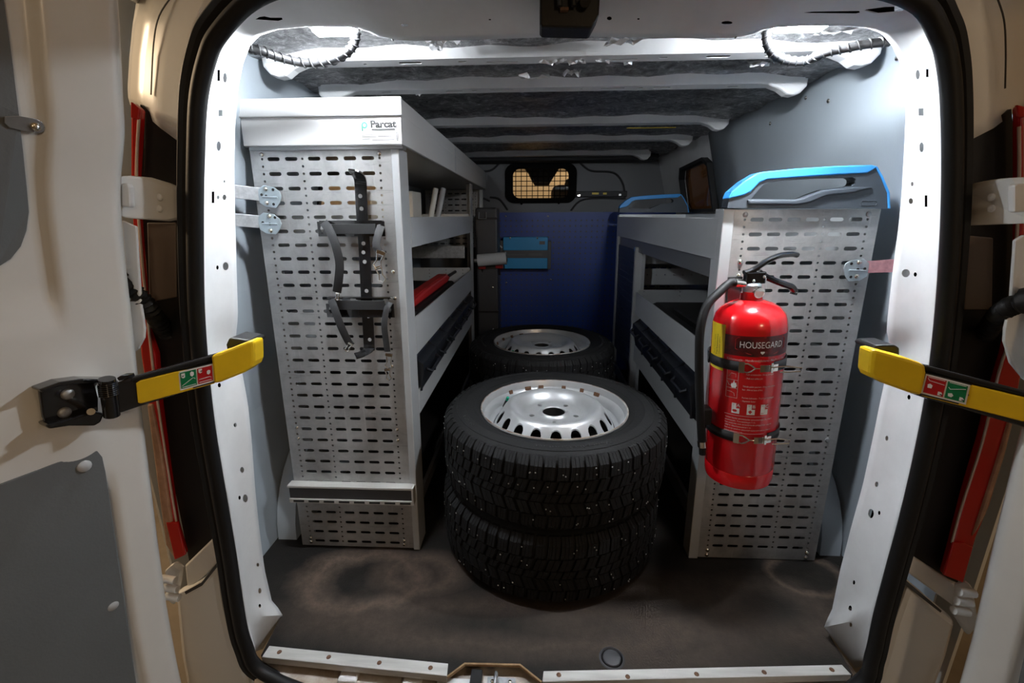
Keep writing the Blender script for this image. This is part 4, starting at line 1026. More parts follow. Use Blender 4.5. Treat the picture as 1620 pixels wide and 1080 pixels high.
        if full:
            brace = [(1176, 316), (1250, 316), (1260, 314), (1292, 302), (1340, 296), (1372, 297), (1340, 306), (1300, 310), (1270, 322), (1252, 325), (1178, 324)]
            MB().prism([Q(u, v, -.024) for u, v in brace], (0, .012, 0)).build('handle_ridge', 'handle_plastic', h, bevel=.004)
            fr = MB().tube([Q(u, v, -.0175) for u, v in ((1354, 321), (1356, 318), (1378, 318), (1379, 322), (1377, 325), (1355, 325))], .0008, 5, closed=True)
            fr.build('embossed_frame', 'handle_plastic', h)
right_rack()

# storage bins hung under the shelves
def bins():
    def one(sg, y0, w, z0, z1, lab, x, k):
        b = thing('storage_bin', (x, y0+w/2, z0), lab, 'storage bin', 'dark storage bins in the '+('left' if sg < 0 else 'right')+' rack')
        kx = KL if sg < 0 else KR; d = sg*.30
        mb = MB(); prof = [(x, z0+.02), (x-sg*.018, z1-.055), (x-sg*.018, z1-.03), (x+sg*.01, z1-.02), (x+sg*.02, z1)]
        y1 = y0+w-.004
        # front, sides, bottom
        mb.grid([[Vector((px_, yy, pz)) for yy in (y0, y1)] for px_, pz in prof])
        for yy in (y0, y1): mb.add([(x, yy, z0+.02), (x-sg*.018, yy, z1-.055), (x-sg*.018, yy, z1-.03), (x+sg*.02, yy, z1), (x+d, yy, z1), (x+d, yy, z0), (x+sg*.02, yy, z0)], [(0, 1, 2, 3, 4, 5, 6)])
        mb.grid([[Vector((x, y0, z0+.02)), Vector((x, y1, z0+.02))], [Vector((x+sg*.02, y0, z0)), Vector((x+sg*.02, y1, z0))], [Vector((x+d, y0, z0)), Vector((x+d, y1, z0))], [Vector((x+d, y0, z1)), Vector((x+d, y1, z1))]])
        mb.lean(kx).build('bin_body', 'bin_dark', b, solid=.002)
        MB().tube([(x-sg*.020+kx*z1, y0+.02, z1-.05), (x-sg*.034+kx*z1, y0+.03, z1-.06), (x-sg*.034+kx*z1, y1-.03, z1-.06), (x-sg*.020+kx*z1, y1-.02, z1-.05)], .005, 6).build('grip', 'bin_dark', b, smooth=True)
        MB().tube([(x-sg*.008+kx*z0, y0+.004, z0+.04), (x-sg*.012+kx*z0, y0+.004, z1-.06)], .004, 6).build('rib', 'bin_dark', b, smooth=True)
    on = ['nearest', 'second nearest', 'third nearest', 'fourth nearest', 'fifth nearest', 'farthest']
    n = 6; y0 = 1.27; w = (2.42-y0)/n
    for k in range(n): one(-1, y0+w*k, w, .452, .606, on[k]+' dark plastic bin on the lower shelf of the left rack', XL1-.004, k)
    n = 5; y0 = 1.25; w = (2.045-y0)/n; on5 = on[:4]+['farthest']
    for k in range(n): one(1, y0+w*k, w, .384, .556, on5[k]+' dark plastic bin on the lower shelf of the right rack', XR0+.004, k)
bins()

# things lying on the shelves
def shelf_things():
    c = thing('tool_case', (-.60, 1.75, .62), 'black tool case lying on the left middle shelf', 'case')
    MB().box(-.74, -.44, 1.40, 2.10, .6165, .712).lean(KL).build('case_body', 'black_plastic', c, bevel=.012)
    MB().box(-.745, -.437, 1.395, 2.105, .648, .656).lean(KL).build('case_rim', 'device_dark', c, bevel=.003)
    r = thing('caulking_gun', (-.52, 1.8, .69), 'red metal tool body lying on the black case', 'tool')
    MB().prism([(lx(-.455, .7), 1.42, .713), (lx(-.455, .7), 2.02, .713), (lx(-.455, .7), 2.10, .725), (lx(-.455, .7), 2.02, .752), (lx(-.455, .7), 1.60, .748), (lx(-.455, .7), 1.42, .738)], (-.05, 0, 0)).build('tool_shell', 'red_plastic', r, bevel=.01)
    MB().cyl((lx(-.47, .7), 2.09, .730), (lx(-.47, .7), 2.30, .728), .008, 10).build('tool_rod', 'black_plastic', r, smooth=True)
    # cartons and tubes on the left top shelf
    b = thing('carton', (-.66, 2.0, .92), 'white carton with yellow label on the left upper shelf', 'box')
    MB().box(-.76, -.58, 1.95, 2.10, .922, 1.10).lean(KL).build('carton_body', 'carton_white', b, bevel=.003)
    MB().box(-.64, -.60, 1.9485, 1.95, 1.00, 1.09).lean(KL).build('carton_label', 'yellow_sticker', b)
    for k, (x, dx, lab) in enumerate(((-.555, .03, 'pale leaning tube beside the white carton'), (-.525, .035, 'grey leaning tube away from the white carton'))):
        o = MB().cyl((lx(x, .93), 2.10, .924), (lx(x+dx, 1.1), 2.16, 1.12), .012, 12).build('leaning_tube', 'carton_white' if k == 0 else 'tube_grey', smooth=True); tag(o, lab, 'tube', 'tubes on the left upper shelf')
    # dark pouch on the right middle shelf
    p = thing('tool_bag', (.6, 1.6, .566), 'black flat bag lying on the right middle shelf', 'bag')
    MB().box(.45, .74, 1.30, 1.98, .568, .640).lean(KR).build('bag_body', 'black_plastic', p, bevel=.025)
    MB().box(.50, .70, 1.50, 1.80, .638, .648).lean(KR).build('bag_flap', 'webbing', p, bevel=.004)
    # flat black case standing past the left rack
    k = thing('standing_case', (-.33, 2.8, 0), 'tall dark case standing at the far end of the left rack', 'case')
    MB().box(-.392, -.268, 2.62, 2.80, .0, 1.045).build('case_body', 'case_dark', k, bevel=.012)
    MB().tube([(-.37, 2.615, 1.02), (-.37, 2.60, .985), (-.33, 2.60, .985), (-.33, 2.615, 1.02)], .004, 6).build('catch', 'alu_dark', k)
    for z in (.2, .45, .72, .98): MB().box(-.388, -.266, 2.616, 2.62, z, z+.012).build('case_rib', 'black_plastic', k)
    for z in (.35, .60): MB().dome((-.30, 2.619, z), (0, -1, 0), .007).build('rivet', 'chrome', k, smooth=True)
shelf_things()

# blue pegboard with inverter and roll
def board():
    yb = 2.93
    a, b = atY(786, 336, yb), atY(980, 336, yb)
    hol = [circ(x, z, .0055, 6) for x in np.arange(a.x+.02, .55, .0335) for z in np.arange(.20, 1.0, .0335)]
    t = thing('pegboard', (.15, yb, 0), 'dark blue perforated tool board standing before the bulkhead', 'tool board')
    curve_fill([rect(a.x, .80, .0, a.z)]+hol, .003).map(lambda x, y, z: (x, yb+z, y)).build('board_sheet', 'board_blue', t)
    MB().box(a.x, a.x+.006, yb, yb+.05, 0, a.z).build('board_edge', 'board_blue', t)
    MB().box(a.x+.002, .80, yb+.006, yb+.010, 0, a.z-.004).build('backing', 'seam_line', t)
    for u, v in ((800, 342), (867, 342), (801, 447), (871, 442)):
        MB().dome(atY(u, v, yb-.002), (0, -1, 0), .007).build('bolt', 'chrome', t, smooth=True)
    p, q = atY(796, 375, yb-.08), atY(866, 425, yb-.08)
    d = thing('inverter', ((p.x+q.x)/2, yb-.04, q.z), 'bright blue power inverter with dark band on the pegboard', 'inverter')
    zm0, zm1 = atY(830, 396, yb-.08).z, atY(830, 408, yb-.08).z
    MB().box(p.x, q.x, yb-.08, yb-.003, zm0, p.z).build('upper_cover', 'device_blue', d, bevel=.003)
    MB().box(p.x+.006, q.x, yb-.08, yb-.003, q.z, zm1).build('lower_cover', 'device_blue', d, bevel=.003)
    MB().box(p.x+.004, q.x+.004, yb-.078, yb-.003, zm1, zm0).build('band', 'device_dark', d)
    MB().box(p.x-.02, p.x, yb-.07, yb-.003, q.z, p.z-.02).build('end_cap', 'device_dark', d, bevel=.003)
    MB().box(q.x, q.x+.022, yb-.07, yb-.003, q.z-.004, p.z-.025).build('end_cap', 'device_dark', d, bevel=.003)
    for u in (807, 850): MB().dome(atY(u, 376.5, yb-.081), (0, -1, 0), .0065).build('screw', 'chrome', d, smooth=True)
    c = atY(858, 384, yb-.082); MB().box(c.x-.018, c.x+.016, yb-.0815, yb-.080, c.z-.010, c.z+.010).build('badge', 'ink_grey', d)
    c = atY(816, 402.5, yb-.08); MB().box(c.x-.06, c.x+.06, yb-.0785, yb-.0779, c.z-.004, c.z+.003).build('printed_line', 'ink_grey', d)
    c = atY(848, 402.5, yb-.08); MB().box(c.x-.045, c.x+.04, yb-.0786, yb-.0779, c.z-.007, c.z+.007).build('printed_line', 'ink_grey', d)
    a, b = atY(756, 412, 2.55), atY(801, 408, 2.55)
    r = thing('paper_roll', (a+b)/2, 'grey plastic-wrapped roll sticking out past the left rack', 'roll')
    MB().cyl(a, b, .034, 20).build('roll_body', 'tube_grey', r, smooth=True)
    MB().cyl(b, b+(b-a).normalized()*.004, .020, 16).build('roll_core', 'device_dark', r, smooth=True)
    m0 = MB().cyl(a+Vector((-.02, 0, 0)), a, .012, 10).build('roll_spindle', 'alu_dark', r)
    for u, v, lab in ((790, 421, 'small red battery clamp hanging at the pegboard edge'), (763, 422, 'small red battery clamp hanging under the grey roll')):
        c = atY(u, v, 2.62); o = thing('battery_clamp', c, lab, 'clamp', 'red clamps'); MB().box(c.x-.022, c.x+.02, 2.61, 2.63, c.z-.012, c.z+.012).build('jaw', 'red_plastic', o, bevel=.004); MB().cyl(c+Vector((0, 0, -.01)), c+Vector((0, .01, -.05)), .006, 8).build('lead', 'black_plastic', o, smooth=True)
    cb = smooth_path([atY(784, 400, 2.84), atY(781, 392, 2.84), atY(783, 384, 2.84), atY(788, 386, 2.85), atY(794, 392, 2.86)], 6)
    tag(MB().tube(cb, .005, 8).build('cable', 'tube_grey', smooth=True), 'short looped grey cable at the inverter end', 'cable')
board()

# ================================================================== GALVANISED WALL BRACES
def brace(side, pts, plate, bolts, m, lab):
    t = thing('wall_brace', atY(*pts[1], YF), lab, 'brace', 'galvanised wall braces')
    (u0, v0), (u1, v1), (u2, v2), (u3, v3) = pts       # wall end top, plate end top, plate end bottom, wall end bottom
    yw = 1.10
    q = [atY(u0, v0, yw), atY(u1, v1, YF-.012), atY(u2, v2, YF-.012), atY(u3, v3, yw)]
    MB().prism(q, (0, .004, 0)).build('strap', m, t, bevel=.0008)
    mb = MB().prism([atY(u, v, YF-.016) for u, v in plate], (0, .0035, 0)); po = mb.build('plate', 'zinc', t, bevel=.0008)
    us = [p[0] for p in plate]; vs = [p[1] for p in plate]
    a, b = (min(us)+8, (min(vs)+max(vs))/2), (max(us)-6, (min(vs)+max(vs))/2+1)
    MB().cyl(atY(a[0], a[1], YF-.0168), atY(b[0], b[1], YF-.0168), .0022, 6).build('pressed_rib', 'zinc', po, smooth=True)
    for u, v, kind in bolts:
        c = atY(u, v, YF-.0165)
        if kind: MB().dome(c, (0, -1, 0), .0062, .005, 8).build('bolt', 'chrome', t, smooth=True)
        else: MB().cyl(c, c+Vector((0, -.0006, 0)), .0035, 10).build('slot_hole', 'ink_black', po)
oc = lambda x0, x1, y0, y1: [(x0+9, y0), (x1-12, y0+3), (x1-3, y0+10), (x1, y0+18), (x1-2, y1-10), (x1-8, y1-1), (x0+14, y1-3), (x0+4, y1-9), (x0, y0+8)]
brace(-1, [(352, 290), (412, 297), (412, 318), (352, 311)], oc(407, 445, 293, 330), [(420, 299, 1), (422, 321, 1), (421, 310, 0), (432, 300, 0), (433, 323, 0), (414, 308, 0)], 'zinc_strap', 'upper galvanised wall brace bolted to the left rack end plate')
brace(-1, [(352, 336), (412, 341), (412, 361), (352, 356)], oc(407, 445, 336, 372), [(426, 342, 1), (428, 365, 1), (427, 354, 0), (435, 344, 0), (416, 352, 0)], 'zinc_strap', 'lower galvanised wall brace bolted to the left rack end plate')
ocr = lambda x0, x1, y0, y1: [(x1-9, y0), (x0+12, y0+3), (x0+3, y0+8), (x0, y0+16), (x0+2, y1-10), (x0+7, y1-1), (x1-16, y1-2), (x1-4, y1-9), (x1, y0+8)]
brace(1, [(1432, 409), (1372, 413), (1370, 432), (1430, 430)], ocr(1335, 1376, 409, 446), [(1359, 415, 1), (1355, 437, 1), (1357, 426, 0), (1347, 417, 0), (1346, 438, 0), (1368, 425, 0)], 'strap_red', 'reddish wall brace bolted to the right rack end plate')

# ================================================================== EMPTY EXTINGUISHER BRACKET (left rack)
def webbing(pts, w, th, up, nm, parent, m='webbing'):
    MB().tube(smooth_path(pts, 6), w, 8, rb=th, up=up).build(nm, m, parent, smooth=True)
def left_bracket():
    y = YF-.010
    t = thing('extinguisher_bracket', atY(578, 420, y), 'empty black extinguisher bracket with loose straps on the left rack', 'bracket')
    B = lambda u, v, o=0.: atY(u, v, y+o)
    pts = [B(552, 271, -.055), B(560, 272, -.050), B(566, 276, -.030), B(570, 285, -.010), B(571, 300, -.002), B(573, 340), B(577, 400), B(580, 470), B(584, 545), B(583, 553, -.020), B(572, 560, -.045), B(562, 563, -.055)]
    MB().tube(smooth_path(pts, 5), .0135*1.55, 4, rb=.003, up=(1, 0, 0)).build('back_bar', 'black_gloss', t, bevel=.001)
    for u, v in ((570, 310), (572, 330), (575, 385), (575, 399), (577, 414), (580, 460), (583, 500), (585, 537)):
        c = B(u, v, -.0035); MB().cyl(c, c+Vector((0, -.0008, 0)), .0052, 10).build('bar_hole' if (u, v) != (575, 399) else 'bolt', 'alu_plate', t, smooth=True)
    for vt, u0, u1, dv in ((362, 503, 609, 0), (482, 516, 623, 1)):
        hl = [slot(atY(u0+7, vt, y-.012).x, 0, .010, .022), slot(atY(u1-7, vt, y-.012).x, 0, .010, .022)]
        c = atY((u0+u1)/2, vt, y-.014); a, b = atY(u0, vt, y-.014), atY(u1, vt, y-.014)
        mb = curve_fill([rect(a.x, b.x, -.018, .018)]+hl, .003)
        cr = .018 if dv else .0
        mb.map(lambda x, yy, z: (x, y-.014+z-cr*0, c.z+yy-(.012*((x-c.x)/(.08))**2 if dv else 0)))
        o = mb.build('cradle', 'black_gloss', t, bevel=.001)
        MB().prism([(a.x+.006, y-.016, c.z+.017), (b.x-.006, y-.016, c.z+.017), (b.x-.006, y-.016, c.z+.0205), (a.x+.006, y-.016, c.z+.0205)], (0, .016, 0)).build('cradle_edge', 'black_gloss', o)
        MB().box(a.x+.022, b.x-.022, y-.0195, y-.0165, c.z-.0125, c.z+.0125).build('strap_wrap', 'webbing', t, bevel=.001)
    # loose strap ends
    W = lambda u, v, o: atY(u, v, y-.016-o)
    webbing([W(512, 352, .004), W(520, 362, .020), W(530, 385, .030), W(537, 415, .028), W(536, 440, .022), W(533, 462, .012)], .0115, .0022, (1, 0, .3), 'strap', t)
    webbing([W(603, 357, .004), W(598, 372, .014), W(595, 388, .020), W(600, 398, .020)], .0105, .0022, (1, 0, -.3), 'strap', t)
    webbing([W(524, 474, .004), W(530, 490, .018), W(539, 515, .022), W(550, 538, .016), W(556, 546, .012)], .0110, .0022, (1, 0, .4), 'strap', t)
    webbing([W(617, 478, .004), W(611, 492, .014), W(608, 515, .020), W(611, 542, .016), W(613, 556, .014)], .0085, .0022, (1, 0, 0), 'strap', t)
    # buckles
    def buckle(u, v, ang, o=.02, s=1.):
        c = W(u, v, o); R = Matrix.Rotation(ang, 3, 'Y')
        f = lambda x, z: c+R @ Vector((x*s, 0, z*s))
        k = MB().box(-.011*s, .011*s, -.003, .003, .004*s, .014*s); k.map(lambda x, yy, z: c+R @ Vector((x, yy, z)))
        bo = k.build('buckle', 'chrome', t, bevel=.001)
        MB().tube([f(-.008, .004), f(-.005, -.012), f(-.010, -.026), f(0, -.034), f(.010, -.026), f(.005, -.012), f(.008, .004)], .0018, 6).build('buckle_wire', 'chrome', bo, smooth=True)
    buckle(601, 405, .35, .02, 1.0); buckle(600, 428, -.25, .018, .9); buckle(615, 566, .15, .015, .9); buckle(613, 588, -.1, .012, .7); buckle(553, 546, .6, .014, .6); buckle(534, 466, .2, .012, .45)
left_bracket()

# ================================================================== FIRE EXTINGUISHER
def extinguisher():
    top, bot = Vector((.4475, 1.078, .80)), Vector((.4725, 1.078, .350))
    ax = (top-bot).normalized(); H = (top-bot).length; R0 = .0805
    rot = Vector((0, 0, 1)).rotation_difference(ax).to_matrix()
    t = thing('fire_extinguisher', bot, 'red fire extinguisher strapped to the right rack end plate', 'extinguisher', local=True)
    t.rotation_euler = rot.to_euler()
    hz = lambda v: ((atY(1185, v, 1.0)-bot).dot(ax))          # height on the front of the shell
    prof = [(0, .012), (.045, .010), (.062, .004), (.072, .0), (.0775, .003), (R0-.001, .012), (R0-.0005, .036), (R0-.0025, .040), (R0, .044), (R0, H-.052), (R0-.002, H-.038), (.074, H-.022), (.062, H-.008), (.045, H+.002), (.030, H+.008), (.024, H+.010), (.0235, H+.026), (.019, H+.026), (.019, H+.030), (0, H+.030)]
    cylo = MB().lathe(prof, 64).build('cylinder', 'red_paint', t, smooth=True)
    def wrap(a, r, z): return Vector((r*math.sin(a), -r*math.cos(a), z))
    def patch(a0, a1, z0, z1, m, nm, r, par, n=24): return MB().grid([[wrap(math.radians(lerp(a0, a1, i/n)), r, z) for z in (z0, z1)] for i in range(n+1)]).build(nm, m, par, smooth=True)
    rr = R0+.0004
    z_b0, z_b1 = hz(565), hz(533)
    bl = patch(-61, 58, z_b0, z_b1, 'label_black', 'label_band', rr, cylo)
    def wtext(s, size, width, a_c, z_c, m, par, r=R0+.0009, align='CENTER'):
        mb = text_mb(s, size, width, align=align); ac = math.radians(a_c)
        mb.map(lambda x, y, z: wrap(ac+x/R0, r, z_c+y)); return mb.build('lettering', m, par)
    wtext('HOUSEGARD', .021, .094, -2, hz(547), 'ink_white', bl)
    # emblem outline on the band
    def wline(pts, w, m, nm, par, r=R0+.0007): return MB().tube([wrap(math.radians(a), r, z) for a, z in pts], w, 4).build(nm, m, par)
    zc = hz(547)
    wline([(lerp(-42, -42, 0), zc+.012), (-38, zc+.017), (0, zc+.018), (34, zc+.017), (38, zc+.012), (38, zc-.010), (20, zc-.020), (-2, zc-.027), (-22, zc-.020), (-42, zc-.010), (-42, zc+.012)], .0007, 'ink_red', 'emblem', bl)
    MB().add([wrap(math.radians(a), R0+.0009, z) for a, z in ((-5, zc-.014), (1, zc-.014), (1, zc-.017), (-2, zc-.021), (-5, zc-.017))], [(0, 1, 2, 3, 4)]).build('emblem', 'ink_white', bl)
    wtext('Käsisammutin - Handbrandsläckare - Fire Extinguisher', .0068, .135, -6, hz(571), 'ink_pink', cylo)
    # instructions
    for s, w, v, a in (('Vedä varmistinsokka - Dra ut säkringen', .060, 593, -2), ('- Pull out safety pin', .036, 599, -11), ('Tähtää palon juureen - Sikta mot eldens', .072, 612, -1), ('bas - Aim at base of fire', .042, 617, -12), ('Purista kahvasta - Tryck på handtaget', .072, 630, -1), ('- Squeeze lever', .030, 635, -17)):
        wtext(s, .0052, w, a, hz(v), 'ink_pink', cylo)
    zt, zb = hz(588), hz(632)
    for z in (zt, lerp(zt, zb, .36), lerp(zt, zb, .66), zb): wline([(-52, z), (-46, z), (-40, z), (-34, z)], .0004, 'ink_pink', 'pictogram_frame', cylo)
    for a in (-52, -34): wline([(a, zt), (a, zb)], .0004, 'ink_pink', 'pictogram_frame', cylo)
    zf = lerp(zt, zb, .52)
    fl_ = [(-43, zf-.008), (-45, zf-.002), (-43, zf+.004), (-42, zf+.001), (-40, zf+.011), (-38.5, zf+.003), (-37, zf+.006), (-35.5, zf-.002), (-37, zf-.008)]
    MB().add([wrap(math.radians(a), R0+.0009, z) for a, z in fl_], [tuple(range(len(fl_)))]).build('flame_icon', 'ink_white', cylo)
    wline([(-51, zf+.006), (-48, zf-.002), (-46, zf-.003)], .0004, 'ink_pink', 'pictogram_frame', cylo)
    zq = lerp(zt, zb, .83); wline([(-50, zq+.003), (-44, zq+.003), (-39, zq), (-38, zq-.007)], .0004, 'ink_pink', 'pictogram_frame', cylo)
    zp = lerp(zt, zb, .18); wline([(-49, zp-.005), (-45, zp+.004), (-38, zp+.003), (-38, zp-.005)], .0004, 'ink_pink', 'pictogram_frame', cylo)
    # class squares A B C
    z0, z1 = hz(656), hz(640)
    for a, ch in ((-35, 'A'), (-12, 'B'), (9, 'C')):
        p = patch(a-6, a+6, z0, z1, 'ink_white', 'class_square', R0+.0006, cylo, 6)
        patch(a+1, a+7, lerp(z0, z1, .52), z1+.0015, 'ink_red', 'class_corner', R0+.0009, p, 4)
        wtext(ch, .011, None, a+4, lerp(z0, z1, .80), 'ink_white', p, R0+.0013)
        zc2 = lerp(z0, z1, .27)
        sh = {'A': [(-4, 0), (-2, .003), (2, .003), (4, 0), (2, -.003), (-2, -.003)], 'B': [(-3, .001), (0, .005), (3, .001), (0, -.005)], 'C': [(-4, -.003), (1, -.003), (1, -.0018), (-4, -.0018)]}[ch]
        MB().add([wrap(math.radians(a-1+q), R0+.0010, zc2+w) for q, w in sh], [tuple(range(len(sh)))]).build('class_icon', 'ink_red', p)
        wline([(a-4, z1-.002), (a-3, z1-.006), (a-2, z1-.002)], .0003, 'ink_black', 'class_icon', p, R0+.001)
    zl = hz(659); wline([(a, zl) for a in range(-52, 20, 8)], .0004, 'ink_pink', 'printed_rule', cylo)
    for k, (s, w, a) in enumerate((('Voidaan käyttää sähkölaitteiden sammuttamiseen alle 1000 V', .105, -13), ('jännitteisiin. Turvaetäisyys 1 m.', .066, -27), ('Kan användas mot strömförande anläggningar upp till', .105, -13), ('1000 V. Säkerhetsavstånd 1 m.', .056, -30), ('Not to be used on electrical equipment above 1000 V.', .105, -13), ('Safety distance 1 m.', .040, -36))):
        wtext(s, .0046, w, a, zl-.0075-.0068*k, 'ink_pink', cylo)
    wline([(a, hz(686)) for a in range(-52, 20, 8)], .0004, 'ink_pink', 'printed_rule', cylo)
    # yellow inspection sticker on the left flank
    ys = patch(-97, -60, hz(594), hz(519), 'yellow_sticker', 'inspection_sticker', R0+.0006, cylo, 10)
    for k, (s, w, x) in enumerate((('Presto Paloturvallisuus', .046, -82), ('Tarkastettu', .050, -76), ('Huolto 2021', .040, -70))):
        mb = text_mb(s, .0075 if k == 1 else .005, w)
        mb.map(lambda X, Y, Z: wrap(math.radians(x)-Y/R0, R0+.001, hz(554)+X)); mb.build('lettering', 'ink_black', ys)
    # valve head
    zv = H+.026
    MB().lathe([(0, zv), (.018, zv), (.020, zv+.004), (.020, zv+.018), (.016, zv+.022), (.0, zv+.022)], 20).build('valve_collar', 'zinc', t, smooth=True)
    MB().cyl((-.012, 0, zv+.020), (-.046, -.004, zv+.026), .0095, 14).build('hose_fitting', 'chrome', t, smooth=True)
    g = MB().cyl((.004, -.006, zv+.006), (.006, -.026, zv+.002), .0125, 18).build('pressure_gauge', 'chrome', t, smooth=True)
    MB().cyl((.006, -.026, zv+.002), (.0061, -.0268, zv+.002), .0100, 18).build('gauge_face', 'ink_white', g, smooth=True)
    MB().box(-.018, .026, -.011, .011, zv+.020, zv+.048).build('valve_body', 'black_gloss', t, bevel=.003)
    lv = [(-.020, 0, zv+.046), (.0, 0, zv+.052), (.028, 0, zv+.070), (.055, 0, zv+.081), (.082, 0, zv+.083), (.094, 0, zv+.080)]
    MB().tube(smooth_path(lv, 5), .0065, 8, rb=.0105, up=(0, 0, 1)).build('squeeze_lever', 'black_gloss', t, smooth=True)
    ch = [(.012, 0, zv+.046), (.026, 0, zv+.036), (.05, 0, zv+.024), (.074, 0, zv+.014), (.088, 0, zv+.008), (.096, 0, zv-.002), (.095, 0, zv-.010)]
    MB().tube(smooth_path(ch, 5), .0075, 8, rb=.0095, up=(0, 0, 1)).build('carry_handle', 'black_gloss', t, smooth=True)
    for x, z in ((-.002, zv+.028), (.021, zv+.036)): MB().dome((x, -.011, z), (0, -1, 0), .0038).build('rivet', 'chrome', t, smooth=True)
    MB().tube([(.024, -.013, zv+.034), (.023, -.014, zv+.020), (.025, -.014, zv+.008)], .0009, 5).build('safety_pin', 'chrome', t, smooth=True)
    # hose
    inv = rot.transposed()
    loc = lambda u, v, y: inv @ (atY(u, v, y)-bot)
    hp = [Vector((-.040, -.004, zv+.025)), Vector((-.055, -.006, zv+.024)), loc(1138, 462, 1.055), loc(1118, 484, 1.04), loc(1108, 520, 1.03), loc(1106, 570, 1.03), loc(1107, 630, 1.035), loc(1110, 690, 1.04), loc(1111, 700, 1.04)]
    ho = MB().tube(smooth_path(hp, 8), .0098, 12).build('hose', 'rubber', t, smooth=True)
    a, b = loc(1110.5, 697, 1.04), loc(1111, 706, 1.04); MB().cyl(a, b, .0108, 14).build('hose_ferrule', 'chrome', ho, smooth=True)
    MB().cyl(b, loc(1111.5, 718, 1.04), .0085, 12).build('nozzle', 'rubber', ho, smooth=True)
    c = loc(1112, 657, 1.045); MB().box(c.x-.012, c.x+.018, c.y-.012, c.y+.02, c.z-.022, c.z+.022).build('hose_clip', 'rubber', t, bevel=.004)
    # holder with two straps: a separate thing carrying the extinguisher
    k = thing('extinguisher_bracket', bot, 'black extinguisher bracket with two buckled straps around the red cylinder', 'bracket', local=True)
    k.rotation_euler = rot.to_euler()
    yb = YF-bot.y
    MB().box(-.018, .018, yb-.012, yb-.004, .05, H+.05).build('back_bar', 'black_gloss', k, bevel=.002)
    for v in (581, 693):
        zc = hz(v); tilt = .0
        def S(a, r, dz): return wrap(math.radians(a), r, zc+dz+.006*math.sin(math.radians(a+60))*-1*0)
        n = 40
        rows = [[S(lerp(-190, -30, i/n), R0+.0022, dz) for dz in (-.0115, .0115)] for i in range(n+1)]
        MB().grid(rows).build('strap', 'webbing', k, smooth=True, solid=.0022)
        rows = [[S(lerp(18, 175, i/n), R0+.0022, dz) for dz in (-.0115, .0115)] for i in range(n+1)]
        MB().grid(rows).build('strap', 'webbing', k, smooth=True, solid=.0022)
        MB().grid([[S(a, R0+.006, dz) for dz in (-.013, .013)] for a in (-34, -30, -26)]).build('buckle_plate', 'chrome', k, solid=.0025)
        wire = [S(-26, R0+.007, .009), S(-22, R0+.008, .010), S(-17, R0+.009, .006), S(-12, R0+.009, .0), S(-4, R0+.009, 0), S(-12, R0+.009, -.0005), S(-17, R0+.009, -.007), S(-22, R0+.008, -.011), S(-26, R0+.007, -.010)]
        MB().tube(wire, .0019, 7).build('buckle_loop', 'chrome', k, smooth=True)
        MB().grid([[S(a, R0+.010, dz) for dz in (-.008, .008)] for a in (-6, 0, 6, 14, 20)]).build('buckle_base', 'chrome', k, solid=.002)
        MB().grid([[S(a, R0+.012, dz) for dz in (-.010, .013)] for a in (8, 11)]).build('buckle_bar', 'chrome', k, solid=.003)
        e0 = S(8, R0+.014, .003); tipd = Vector((.055, -.018 if v == 581 else -.004, .004 if v == 581 else 0))
        MB().tube([e0, e0+tipd*.5+Vector((0, 0, .003)), e0+tipd+Vector((0, 0, -.001)), e0+tipd*.97+Vector((0, 0, -.009)), e0+tipd*.3+Vector((0, 0, -.011))], .0016, 6).build('buckle_lever', 'chrome', k, smooth=True)
        # wrap-round cradle arms
        rows = [[wrap(math.radians(a), R0+.005, zc+dz) for dz in (-.014, .014)] for a in np.linspace(-180, -95, 14)]
        MB().grid(rows).build('cradle', 'black_gloss', k, smooth=True, solid=.003)
extinguisher()

